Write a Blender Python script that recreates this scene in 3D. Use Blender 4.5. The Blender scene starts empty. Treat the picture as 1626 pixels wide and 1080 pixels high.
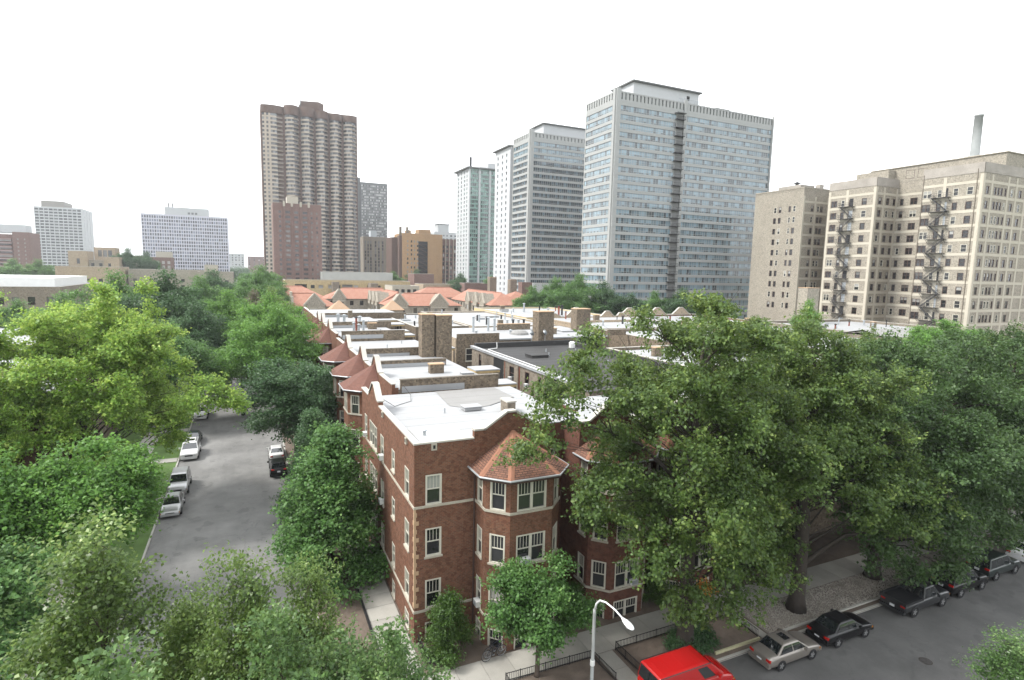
import bpy, math, random
import numpy as np
from mathutils import Matrix, Vector
R = math.radians
scene = bpy.context.scene
COL = scene.collection

# ------------------------------------------------------------------ camera
CAM_H = 23.0
yaw, pitch, roll = R(24.763), R(6.942), R(1.283)
fwd = Vector((math.sin(yaw)*math.cos(pitch), math.cos(yaw)*math.cos(pitch), -math.sin(pitch)))
rgt = Vector((math.cos(yaw), -math.sin(yaw), 0)); up = rgt.cross(fwd)
r2 = math.cos(roll)*rgt + math.sin(roll)*up
u2 = -math.sin(roll)*rgt + math.cos(roll)*up
cam = bpy.data.objects.new('camera', bpy.data.cameras.new('camera'))
cam.matrix_world = Matrix(((r2.x, u2.x, -fwd.x, 0), (r2.y, u2.y, -fwd.y, 0), (r2.z, u2.z, -fwd.z, CAM_H), (0, 0, 0, 1)))
cam.data.sensor_width = 36.0
cam.data.lens = 20.0
cam.data.clip_start = 0.1
cam.data.clip_end = 9000
COL.objects.link(cam)
scene.camera = cam

# ------------------------------------------------------------------ sky, sun, exposure
SUN_ELEV, SUN_AZ = 50.0, 288.0        # azimuth: degrees clockwise from +Y
world = bpy.data.worlds.new('World'); scene.world = world; world.use_nodes = True
nt = world.node_tree; nt.nodes.clear()
sky = nt.nodes.new('ShaderNodeTexSky'); sky.sky_type = 'NISHITA'; sky.sun_disc = False
sky.sun_elevation = R(SUN_ELEV); sky.sun_rotation = R(SUN_AZ); sky.dust_density = 4.0; sky.air_density = 1.2
hs = nt.nodes.new('ShaderNodeHueSaturation'); hs.inputs['Saturation'].default_value = 0.35
mx = nt.nodes.new('ShaderNodeMix'); mx.data_type = 'RGBA'; mx.inputs[0].default_value = 0.82
mx.inputs[7].default_value = (9.6, 9.9, 10.2, 1)          # even cloud cover over the clear sky
bg = nt.nodes.new('ShaderNodeBackground'); bg.inputs[1].default_value = 0.1
out = nt.nodes.new('ShaderNodeOutputWorld')
nt.links.new(sky.outputs[0], hs.inputs['Color']); nt.links.new(hs.outputs[0], mx.inputs[6])
nt.links.new(mx.outputs[2], bg.inputs[0]); nt.links.new(bg.outputs[0], out.inputs[0])
sl = bpy.data.lights.new('sun', 'SUN'); sl.energy = 1.9; sl.angle = R(14); sl.color = (1, .97, .92)
sun = bpy.data.objects.new('sun', sl); COL.objects.link(sun)
sd = Vector((math.sin(R(SUN_AZ))*math.cos(R(SUN_ELEV)), math.cos(R(SUN_AZ))*math.cos(R(SUN_ELEV)), math.sin(R(SUN_ELEV))))
sun.rotation_euler = sd.to_track_quat('Z', 'Y').to_euler()
vs = scene.view_settings
scene.display_settings.display_device = 'sRGB'
vs.view_transform = 'Standard'; vs.look = 'None'; vs.gamma = 1.0; vs.use_curve_mapping = False
vs.exposure = 1.52
scene.cycles.use_denoising = True
scene.cycles.use_adaptive_sampling = True
scene.cycles.adaptive_threshold = 0.01
scene.cycles.max_bounces = 6
scene.cycles.diffuse_bounces = 4
scene.cycles.glossy_bounces = 3
scene.cycles.transmission_bounces = 4
scene.cycles.transparent_max_bounces = 4
scene.cycles.caustics_reflective = False
scene.cycles.caustics_refractive = False

# ------------------------------------------------------------------ materials
MATS = {}
EXPO_DIM = .74                             # dims man-made colours to offset the raised exposure
def dim(c): return tuple(x*EXPO_DIM for x in c)
class NB:
    def __init__(s, name):
        s.m = bpy.data.materials.new(name); s.m.use_nodes = True; s.t = s.m.node_tree
        s.t.nodes.clear(); s.o = s.n('ShaderNodeOutputMaterial'); s.g = s.n('ShaderNodeNewGeometry')
    def n(s, k, **kw):
        x = s.t.nodes.new(k)
        for a, b in kw.items(): setattr(x, a, b)
        return x
    def l(s, a, b): s.t.links.new(a, b)
    def vm(s, op, a, b=None):
        x = s.n('ShaderNodeVectorMath', operation=op)
        for i, v in enumerate((a, b)):
            if v is None: continue
            if isinstance(v, tuple): x.inputs[i].default_value = v
            else: s.l(v, x.inputs[i])
        return x.outputs['Value'] if op == 'DOT_PRODUCT' else x.outputs[0]
    def ma(s, op, a, b=0.0, clamp=False):
        x = s.n('ShaderNodeMath', operation=op, use_clamp=clamp)
        for i, v in enumerate((a, b)):
            if isinstance(v, (int, float)): x.inputs[i].default_value = v
            else: s.l(v, x.inputs[i])
        return x.outputs[0]
    def mixc(s, f, a, b, blend='MIX'):
        x = s.n('ShaderNodeMix', data_type='RGBA', blend_type=blend)
        for i, v in ((0, f), (6, a), (7, b)):
            if isinstance(v, (int, float)): x.inputs[i].default_value = v
            elif isinstance(v, tuple): x.inputs[i].default_value = (*v[:3], 1)
            else: s.l(v, x.inputs[i])
        return x.outputs[2]
    def noise(s, scale, detail=3, vec=None, rough=.55):
        x = s.n('ShaderNodeTexNoise'); x.inputs['Scale'].default_value = scale
        x.inputs['Detail'].default_value = detail; x.inputs['Roughness'].default_value = rough
        s.l(vec if vec is not None else s.g.outputs['Position'], x.inputs['Vector'])
        return x.outputs['Fac']
    def ramp(s, fac, lo, hi):
        x = s.n('ShaderNodeMapRange'); x.inputs[1].default_value = lo; x.inputs[2].default_value = hi
        s.l(fac, x.inputs[0]); return x.outputs[0]
    def wallvec(s, sx=1.0, sy=1.0):
        """position measured along and up the face itself"""
        t = s.vm('NORMALIZE', s.vm('CROSS_PRODUCT', (0, 0, 1), s.g.outputs['True Normal']))
        v = s.vm('CROSS_PRODUCT', s.g.outputs['True Normal'], t)
        c = s.n('ShaderNodeCombineXYZ')
        s.l(s.ma('MULTIPLY', s.vm('DOT_PRODUCT', s.g.outputs['Position'], t), sx), c.inputs[0])
        s.l(s.ma('MULTIPLY', s.vm('DOT_PRODUCT', s.g.outputs['Position'], v), sy), c.inputs[1])
        return c.outputs[0]
    def bsdf(s, color, rough=.8, spec=.3, metal=0.0, bump=None, bstr=.3, bdist=.02, ior=None, coat=0):
        b = s.n('ShaderNodeBsdfPrincipled')
        if isinstance(color, tuple): b.inputs['Base Color'].default_value = (*color[:3], 1)
        else: s.l(color, b.inputs['Base Color'])
        if isinstance(rough, (int, float)): b.inputs['Roughness'].default_value = rough
        else: s.l(rough, b.inputs['Roughness'])
        b.inputs['Specular IOR Level'].default_value = spec; b.inputs['Metallic'].default_value = metal
        if ior: b.inputs['IOR'].default_value = ior
        if coat: b.inputs['Coat Weight'].default_value = coat; b.inputs['Coat Roughness'].default_value = .06
        if bump is not None:
            q = s.n('ShaderNodeBump'); q.inputs['Strength'].default_value = bstr; q.inputs['Distance'].default_value = bdist
            s.l(bump, q.inputs['Height']); s.l(q.outputs[0], b.inputs['Normal'])
        return b
    def done(s, b):
        s.l(b.outputs[0], s.o.inputs[0]); MATS[s.m.name] = s.m; return s.m

def mat_plain(name, col, rough=.8, var=.18, scale=2.0, fine=25.0, spec=.3, metal=0, bump=0, coat=0, warm=0.0):
    b = NB(name); col = dim(col)
    f = b.noise(scale, 4); g = b.noise(fine, 2)
    k = b.ma('ADD', b.ma('MULTIPLY', b.ramp(f, .3, .7), var), b.ma('MULTIPLY', b.ramp(g, .3, .7), var*.5))
    lo = tuple(max(0, c*(1-.75*var)) for c in col)
    hi = (min(1, col[0]*(1+.75*var+warm)), min(1, col[1]*(1+.75*var)), min(1, col[2]*(1+.75*var-warm)))
    c = b.mixc(b.ma('DIVIDE', k, 1.5*var+1e-6, True), lo, hi)
    return b.done(b.bsdf(c, rough, spec, metal, g if bump else None, bump, .02, coat=coat))

def mat_brick(name, c1, c2, mortar, bw=.21, rh=.075, ms=.009, dirt=.35, dirtcol=None):
    c1, c2, mortar = dim(c1), dim(c2), dim(mortar); dirtcol = dim(dirtcol) if dirtcol else None
    b = NB(name); v = b.wallvec()
    t = b.n('ShaderNodeTexBrick'); b.l(v, t.inputs['Vector'])
    t.inputs['Color1'].default_value = (*c1, 1); t.inputs['Color2'].default_value = (*c2, 1); t.inputs['Mortar'].default_value = (*mortar, 1)
    t.inputs['Scale'].default_value = 1; t.inputs['Mortar Size'].default_value = ms; t.inputs['Mortar Smooth'].default_value = .2
    t.inputs['Brick Width'].default_value = bw; t.inputs['Row Height'].default_value = rh; t.inputs['Bias'].default_value = -.15
    # single burnt or pale bricks
    vo = b.n('ShaderNodeTexVoronoi'); vo.inputs['Scale'].default_value = 5.0
    b.l(v, vo.inputs['Vector'])
    sc = b.n('ShaderNodeSeparateColor'); b.l(vo.outputs['Color'], sc.inputs[0])
    c = b.mixc(b.ma('MULTIPLY', b.ramp(sc.outputs[0], .5, .9), .6), t.outputs['Color'], tuple(x*.45 for x in c1))
    c = b.mixc(b.ma('MULTIPLY', b.ramp(sc.outputs[1], .65, .95), .5), c, tuple(min(1, x*1.6) for x in c2))
    st = b.ramp(b.noise(.35, 5, b.vm('MULTIPLY', b.g.outputs['Position'], (1, 1, .35))), .45, .75)
    c = b.mixc(b.ma('MULTIPLY', st, dirt), c, dirtcol or tuple(x*.42 for x in c1))
    return b.done(b.bsdf(c, .9, .2, 0, t.outputs['Fac'], .35, -.01))

def mat_shingle(name, cols, bw, rh, ms, gap=(.05, .03, .025), bstr=.6):
    cols = [dim(c) for c in cols]; gap = dim(gap)
    b = NB(name); v = b.wallvec()
    t = b.n('ShaderNodeTexBrick'); b.l(v, t.inputs['Vector'])
    t.inputs['Color1'].default_value = (*cols[0], 1); t.inputs['Color2'].default_value = (*cols[1], 1); t.inputs['Mortar'].default_value = (*gap, 1)
    t.inputs['Scale'].default_value = 1; t.inputs['Mortar Size'].default_value = ms; t.inputs['Mortar Smooth'].default_value = .3
    t.inputs['Brick Width'].default_value = bw; t.inputs['Row Height'].default_value = rh; t.inputs['Bias'].default_value = -.1
    c = b.mixc(b.ma('MULTIPLY', b.ramp(b.noise(.8, 5), .4, .7), .5), t.outputs['Color'], cols[2])
    c = b.mixc(b.ma('MULTIPLY', b.ramp(b.noise(14, 2), .5, .75), .3), c, tuple(x*.5 for x in cols[0]))
    return b.done(b.bsdf(c, .85, .2, 0, t.outputs['Fac'], bstr, -.02))

def mat_leaf(name, c_dark, c_mid, c_light, trans=.35, light_share=.72, rough=.5):
    b = NB(name); r = b.g.outputs['Random Per Island']
    f = b.noise(.45, 3)
    k = b.ma('ADD', b.ma('MULTIPLY', r, .6), b.ma('MULTIPLY', b.ramp(f, .3, .7), .4))
    c = b.mixc(b.ramp(k, .1, .6), c_dark, c_mid)
    c = b.mixc(b.ramp(k, light_share, .98), c, c_light)
    p = b.bsdf(c, rough, .35)
    tr = b.n('ShaderNodeBsdfTranslucent'); b.l(b.mixc(.5, c, c_light), tr.inputs[0])
    m = b.n('ShaderNodeMixShader'); m.inputs[0].default_value = trans
    b.l(p.outputs[0], m.inputs[1]); b.l(tr.outputs[0], m.inputs[2])
    return b.done(m)

def mat_glass(name, tint=(EXPO_DIM, EXPO_DIM, EXPO_DIM), ior=1.6, rough=.04, wob=.0):
    """window glass seen from outside: room or curtain colour from the pane, sky mirrored on top"""
    b = NB(name); a = b.n('ShaderNodeAttribute', attribute_name='Col')
    c = b.mixc(1.0, a.outputs['Color'], tint, 'MULTIPLY')
    f = b.noise(1.3, 2)
    return b.done(b.bsdf(c, rough, .5, 0, f if wob else None, wob, .05, ior=ior))

def mat_roof(name, col, seam=0, dirt=(.35, .34, .32), dirtamt=.35, var=.1):
    col = dim(col); dirt = dim(dirt)
    b = NB(name)
    c = b.mixc(b.ramp(b.noise(.35, 5), .35, .7), tuple(x*(1-var) for x in col), col)
    c = b.mixc(b.ma('MULTIPLY', b.ramp(b.noise(.9, 6, None, .7), .58, .8), dirtamt), c, dirt)
    w = b.n('ShaderNodeTexWave', bands_direction='Y'); w.inputs['Scale'].default_value = .16; w.inputs['Distortion'].default_value = .6
    w.inputs['Detail'].default_value = 1
    b.l(b.g.outputs['Position'], w.inputs['Vector'])
    c = b.mixc(b.ma('MULTIPLY', b.ramp(w.outputs['Fac'], .965, 1.0), .4), c, dirt)
    c = b.mixc(b.ma('MULTIPLY', b.ramp(b.noise(7, 3), .55, .8), .15), c, dirt)
    return b.done(b.bsdf(c, .7, .25, 0, b.noise(3, 3), .15, .03))

def mat_asphalt(name, col=(.215, .212, .205)):
    col = dim(col)
    b = NB(name)
    c = b.mixc(b.ramp(b.noise(.25, 5, None, .65), .35, .68), tuple(x*.78 for x in col), tuple(x*1.22 for x in col))
    c = b.mixc(b.ma('MULTIPLY', b.ramp(b.noise(.8, 4, b.vm('MULTIPLY', b.g.outputs['Position'], (1, .12, 1))), .5, .75), .35), c, tuple(x*.6 for x in col))
    vo = b.n('ShaderNodeTexVoronoi', feature='DISTANCE_TO_EDGE'); vo.inputs['Scale'].default_value = .22
    q = b.n('ShaderNodeTexNoise'); q.inputs['Scale'].default_value = .8; b.l(b.g.outputs['Position'], q.inputs['Vector'])
    b.l(b.vm('ADD', b.g.outputs['Position'], b.vm('MULTIPLY', q.outputs['Color'], (3, 3, 0))), vo.inputs['Vector'])
    c = b.mixc(b.ma('MULTIPLY', b.ramp(vo.outputs['Distance'], .010, .0), .3), c, (.04, .04, .04))
    c = b.mixc(b.ma('MULTIPLY', b.ramp(b.noise(.55, 2), .62, .66), .4), c, tuple(x*.55 for x in col))
    c = b.mixc(b.ma('MULTIPLY', b.ramp(b.noise(45, 2), .5, .8), .35), c, tuple(x*1.8 for x in col))
    return b.done(b.bsdf(c, .88, .25, 0, b.noise(60, 2), .3, .01))

RED = mat_brick('red_brick', (.218, .092, .052), (.122, .051, .032), (.19, .14, .105), bw=.24, rh=.09, ms=.012, dirt=.3)
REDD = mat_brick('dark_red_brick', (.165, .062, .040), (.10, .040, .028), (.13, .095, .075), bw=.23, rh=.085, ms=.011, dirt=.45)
COMMON = mat_brick('common_brown_brick', (.165, .125, .088), (.235, .185, .13), (.22, .195, .16), dirt=.5, dirtcol=(.085, .07, .058))
TANB = mat_brick('tan_brick', (.44, .35, .25), (.38, .295, .20), (.42, .36, .29), dirt=.25)
BEIGEB = mat_brick('beige_brick', (.38, .345, .282), (.32, .29, .235), (.345, .312, .26), dirt=.3, dirtcol=(.21, .185, .155))
GREYB = mat_brick('grey_brown_brick', (.28, .235, .185), (.22, .185, .145), (.25, .225, .19), dirt=.35)
BROWNB = mat_brick('brown_tower_brick', (.155, .10, .078), (.125, .08, .065), (.15, .115, .1), dirt=.2)
PURPB = mat_brick('plum_brick', (.235, .145, .12), (.195, .115, .1), (.22, .165, .145), dirt=.2)
ORANGEB = mat_brick('orange_brick', (.47, .30, .155), (.40, .245, .125), (.42, .31, .2), dirt=.25)
STONE = mat_plain('cream_stone', (.46, .42, .345), .8, .2, 1.5, 12, bump=.2)
COPE = mat_plain('pale_coping_stone', (.50, .475, .425), .8, .2, 1.2, 9, bump=.2)
QUOIN = mat_plain('buff_terracotta', (.48, .33, .205), .8, .15, 2, 12)
FRAME = mat_plain('cream_paint', (.62, .59, .50), .55, .08, 2, 15)
WHITEP = mat_plain('white_paint', (.78, .78, .76), .5, .08, 1, 12)
WROOF = mat_roof('white_roof_coating', (.385, .39, .395), dirt=(.20, .197, .19), dirtamt=.6)
GROOF = mat_roof('grey_roof_felt', (.28, .275, .265), dirt=(.17, .16, .15))
BROOF = mat_roof('black_roof_tar', (.045, .044, .044), dirt=(.14, .135, .13), dirtamt=.55)
FLASH = mat_roof('grey_white_flashing', (.42, .43, .44), dirt=(.24, .24, .24), dirtamt=.6)
SHIN = mat_shingle('red_brown_shingles', ((.21, .10, .075), (.165, .078, .06), (.15, .075, .06)), .3, .14, .012)
SHINO = mat_shingle('orange_brown_shingles', ((.235, .117, .076), (.135, .072, .053), (.20, .105, .074)), .34, .16, .022)
HIPC = mat_plain('orange_hip_shingle', (.285, .135, .084), .85, .2, 2, 14)
TILE = mat_shingle('orange_clay_tiles', ((.40, .205, .148), (.335, .17, .122), (.43, .25, .19)), .25, .35, .02, (.25, .09, .05), .4)
TANR = mat_shingle('pale_tan_tiles', ((.46, .32, .21), (.40, .27, .175), (.46, .33, .24)), .25, .3, .02, (.35, .22, .14), .4)
FASC = mat_plain('dark_brown_fascia', (.075, .042, .034), .6, .15)
GUT = mat_plain('pale_gutter_metal', (.42, .44, .45), .4, .15, 2, 10, metal=.3)
PIPE = mat_plain('brown_downpipe', (.09, .055, .045), .5, .1)
GALV = mat_plain('galvanised_metal', (.46, .49, .51), .45, .2, 3, 14, metal=.5)
DKMET = mat_plain('black_iron', (.018, .018, .02), .55, .2)
RUST = mat_plain('rusty_red_pipe', (.24, .07, .045), .7, .2)
ASPH = mat_asphalt('asphalt')
ASPH_SHADE = mat_asphalt('asphalt_with_shade', (.115, .113, .11))  # asphalt copy with the cross street's shade put into its colour
CONC = mat_plain('pavement_concrete', (.36, .345, .31), .9, .2, .8, 22, bump=.15)
CONC2 = mat_plain('pavement_concrete_pale', (.40, .385, .345), .9, .2, .7, 22, bump=.15)
KERB = mat_plain('kerb_concrete', (.42, .41, .37), .9, .22, 1.0, 16, bump=.15)
KERBY = mat_plain('yellowed_kerb_paint', (.50, .47, .30), .85, .25, 1.5, 12)
DIRT = mat_plain('bare_soil', (.16, .125, .10), .95, .35, 1.2, 18, bump=.5)
MULCH = mat_plain('grey_gravel_bed', (.235, .21, .18), .95, .4, 2.0, 16, bump=.8)
GRASS = mat_plain('mown_grass', (.10, .17, .045), .9, .4, .6, 20, bump=.5)
CITY = mat_plain('city_ground', (.15, .16, .11), .95, .4, .02, .3)
BARK = mat_plain('grey_brown_bark', (.085, .066, .052), .9, .35, 3, 18, bump=.6)
BARKD = mat_plain('dark_bark', (.05, .04, .033), .9, .3, 3, 18, bump=.6)
GLASS = mat_glass('house_window_glass', ior=1.55, wob=.02)
TGLASS = mat_glass('tower_glass', ior=1.75, rough=.05, wob=.01)
CARGL = mat_glass('car_glass', ior=2.0, rough=.02)
RUBBER = mat_plain('tyre_rubber', (.02, .02, .021), .8, .15)
RIM = mat_plain('alloy_rim', (.5, .5, .5), .3, .1, metal=.7)
REDL = mat_plain('red_lamp_plastic', (.5, .02, .015), .2, .05, spec=.5)
AMBER = mat_plain('amber_lamp_plastic', (.42, .17, .03), .2, .05, spec=.5)
CLEARL = mat_plain('clear_lamp_plastic', (.65, .66, .66), .12, .05, spec=.6)
PLATE = mat_plain('number_plate_white', (.75, .76, .78), .5, .05)
BLKPL = mat_plain('black_plastic', (.02, .02, .022), .5, .1)
LAMPW = mat_plain('white_lamp_enamel', (.8, .81, .82), .3, .05, coat=.3)
POLE = mat_plain('grey_painted_pole', (.33, .34, .33), .5, .15)
WOODG = mat_plain('weathered_porch_wood', (.16, .135, .11), .85, .25, 2, 20)
WOODY = mat_plain('yellow_pine_trim', (.45, .33, .16), .7, .2)
CURT = mat_plain('pale_curtain', (.6, .6, .58), .9, .15)
DARKR = mat_plain('painted_opening_shade', (.02, .02, .02), .9, .1)  # near-black that paints the shade inside openings

# ------------------------------------------------------------------ mesh helpers
class MB:
    def __init__(s): s.v = []; s.f = []; s.c = []; s.mi = []; s.cur = 0; s.any = False
    def face(s, pts, col=None):
        i = len(s.v); s.v.extend(pts); s.f.append(tuple(range(i, i+len(pts)))); s.c.append(col); s.mi.append(s.cur)
        if col: s.any = True
    def box(s, x0, y0, z0, x1, y1, z1, col=None, skip=''):
        P = [(x0, y0, z0), (x1, y0, z0), (x1, y1, z0), (x0, y1, z0), (x0, y0, z1), (x1, y0, z1), (x1, y1, z1), (x0, y1, z1)]
        i = len(s.v); s.v.extend(P)
        for k, q in (('b', (3, 2, 1, 0)), ('t', (4, 5, 6, 7)), ('s', (0, 1, 5, 4)), ('e', (1, 2, 6, 5)), ('n', (2, 3, 7, 6)), ('w', (3, 0, 4, 7))):
            if k in skip: continue
            s.f.append(tuple(i+j for j in q)); s.c.append(col); s.mi.append(s.cur)
        if col: s.any = True
    def prism(s, poly, z0, z1, cap=True, bottom=False):
        n = len(poly); i = len(s.v)
        s.v.extend([(x, y, z0) for x, y in poly]); s.v.extend([(x, y, z1) for x, y in poly])
        for k in range(n):
            j = (k+1) % n
            s.f.append((i+k, i+j, i+n+j, i+n+k)); s.c.append(None); s.mi.append(s.cur)
        if cap: s.f.append(tuple(i+n+k for k in range(n))); s.c.append(None); s.mi.append(s.cur)
        if bottom: s.f.append(tuple(i+n-1-k for k in range(n))); s.c.append(None); s.mi.append(s.cur)
    def tube(s, pts, rad, n=6, caps=True):
        pts = [Vector(p) for p in pts]
        if isinstance(rad, (int, float)): rad = [rad]*len(pts)
        rings = []; prev = None
        for k, p in enumerate(pts):
            d = (pts[min(k+1, len(pts)-1)] - pts[max(k-1, 0)]).normalized()
            if prev is None:
                a = d.orthogonal().normalized()
            else:
                a = (prev - d*prev.dot(d)).normalized()
            prev = a; b = d.cross(a); i = len(s.v); rings.append(i)
            for q in range(n):
                t = 2*math.pi*q/n; s.v.append(tuple(p + (a*math.cos(t)+b*math.sin(t))*rad[k]))
        for k in range(len(rings)-1):
            for q in range(n):
                w = (q+1) % n
                s.f.append((rings[k]+q, rings[k]+w, rings[k+1]+w, rings[k+1]+q)); s.c.append(None); s.mi.append(s.cur)
        if caps:
            s.f.append(tuple(rings[0]+n-1-q for q in range(n))); s.c.append(None); s.mi.append(s.cur)
            s.f.append(tuple(rings[-1]+q for q in range(n))); s.c.append(None); s.mi.append(s.cur)
    def beam(s, a, b, w, h):
        """box-section bar from a to b"""
        a = Vector(a); b = Vector(b); d = (b-a).normalized()
        sdir = d.cross(Vector((0, 0, 1)))
        sdir = Vector((1, 0, 0)) if sdir.length < 1e-4 else sdir.normalized()
        u = sdir.cross(d)
        P = []
        for p in (a, b):
            for e, g in ((-1, -1), (1, -1), (1, 1), (-1, 1)): P.append(tuple(p + sdir*(e*w/2) + u*(g*h/2)))
        i = len(s.v); s.v.extend(P)
        for q in ((3, 2, 1, 0), (4, 5, 6, 7), (0, 1, 5, 4), (1, 2, 6, 5), (2, 3, 7, 6), (3, 0, 4, 7)):
            s.f.append(tuple(i+j for j in q)); s.c.append(None); s.mi.append(s.cur)
    def lathe(s, prof, cx, cy, n=12):
        i = len(s.v)
        for r, z in prof:
            for q in range(n):
                t = 2*math.pi*q/n; s.v.append((cx+r*math.cos(t), cy+r*math.sin(t), z))
        for k in range(len(prof)-1):
            for q in range(n):
                w = (q+1) % n
                s.f.append((i+k*n+q, i+k*n+w, i+(k+1)*n+w, i+(k+1)*n+q)); s.c.append(None); s.mi.append(s.cur)
        s.f.append(tuple(i+(len(prof)-1)*n+q for q in range(n))); s.c.append(None); s.mi.append(s.cur)
    def mesh(s, name, mats, org=(0, 0, 0), smooth=False):
        me = bpy.data.meshes.new(name)
        v = np.array(s.v, dtype=np.float64).reshape(-1, 3) - np.array(org)
        me.from_pydata(v.tolist(), [], s.f)
        if not isinstance(mats, (list, tuple)): mats = [mats]
        for m in mats: me.materials.append(m)
        if len(mats) > 1: me.polygons.foreach_set('material_index', s.mi)
        if s.any:
            a = me.attributes.new('Col', 'FLOAT_COLOR', 'FACE')
            a.data.foreach_set('color', [x for c in s.c for x in ((*(c or (.1, .1, .1))[:3], 1))])
        if smooth: me.polygons.foreach_set('use_smooth', [True]*len(me.polygons))
        me.update(); return me

def link(name, me, parent=None, loc=(0, 0, 0), rz=0.0):
    o = bpy.data.objects.new(name, me); COL.objects.link(o)
    o.location = loc; o.rotation_euler = (0, 0, rz)
    if parent: o.parent = parent
    return o
def tag(o, label, cat=None, group=None, kind=None):
    if label: o['label'] = label
    if cat: o['category'] = cat
    if group: o['group'] = group
    if kind: o['kind'] = kind
    return o
def thing(name, label, cat, loc=(0, 0, 0), rz=0.0, group=None):
    return tag(link(name, None, None, loc, rz), label, cat, group)
def root_of(o):
    while o.parent: o = o.parent
    return o
def part(mb, name, mats, parent, smooth=False, kind=None):
    """mb is in world coordinates; parent chain has no rotation except the root at its own location"""
    org = root_of(parent).location if parent else (0, 0, 0)
    o = link(name, mb.mesh(name, mats, tuple(org), smooth), parent)
    if kind: o['kind'] = kind
    return o
def struct(name, mb, mats, label=None):
    o = link(name, mb.mesh(name, mats)); o['kind'] = 'structure'
    if label: o['label'] = label
    return o
def copy_tree(o, parent=None):
    c = o.copy(); COL.objects.link(c); c.parent = parent
    for ch in o.children: copy_tree(ch, c)
    return c

def facade(mb, p0, p1, z0, z1, holes=(), depth=.14, panes=None, panecol=None, top=None):
    """wall face from p0 to p1 (left to right seen from outside) with real openings; panes: MB for glass at the back of each opening"""
    dx, dy = p1[0]-p0[0], p1[1]-p0[1]; L = math.hypot(dx, dy); dx /= L; dy /= L
    nx, ny = dy, -dx
    P = lambda u, v, w=0.0: (p0[0]+dx*u+nx*w, p0[1]+dy*u+ny*w, v)
    if not holes:
        mb.face([P(0, z0), P(L, z0), P(L, z1), P(0, z1)]); return
    us = sorted({0.0, L} | {round(h[0], 4) for h in holes} | {round(h[1], 4) for h in holes})
    vs_ = sorted({z0, z1} | {round(h[2], 4) for h in holes} | {round(h[3], 4) for h in holes})
    ui = {u: i for i, u in enumerate(us)}; vi = {v: i for i, v in enumerate(vs_)}
    occ = set()
    for h in holes:
        for a in range(ui[round(h[0], 4)], ui[round(h[1], 4)]):
            for b in range(vi[round(h[2], 4)], vi[round(h[3], 4)]): occ.add((a, b))
    for a in range(len(us)-1):
        b = 0
        while b < len(vs_)-1:
            if (a, b) in occ: b += 1; continue
            e = b
            while e < len(vs_)-1 and (a, e) not in occ: e += 1
            mb.face([P(us[a], vs_[b]), P(us[a+1], vs_[b]), P(us[a+1], vs_[e]), P(us[a], vs_[e])]); b = e
    for h in holes:
        u0, u1, v0, v1 = h[:4]; d = -depth
        mb.face([P(u0, v0), P(u1, v0), P(u1, v0, d), P(u0, v0, d)])
        mb.face([P(u0, v1, d), P(u1, v1, d), P(u1, v1), P(u0, v1)])
        mb.face([P(u0, v0), P(u0, v0, d), P(u0, v1, d), P(u0, v1)])
        mb.face([P(u1, v0, d), P(u1, v0), P(u1, v1), P(u1, v1, d)])
        if panes is not None:
            panes.face([P(u0, v0, d), P(u1, v0, d), P(u1, v1, d), P(u0, v1, d)], panecol() if panecol else (.05, .06, .07))
RND = random.Random(11)
def house_pane():
    r = RND.random()
    if r < .2: k = RND.uniform(.35, .55); return (k, k, k*.97)
    if r < .45: k = RND.uniform(.08, .2); return (k, k*.98, k*.92)
    k = RND.uniform(.008, .04); return (k, k*1.05, k*1.1)
def tower_pane(lo=.03, hi=.25, blue=(.8, 1.0, 1.2)):
    k = lo + (hi-lo)*RND.random()**1.8
    return (k*blue[0], k*blue[1], k*blue[2])
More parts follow.
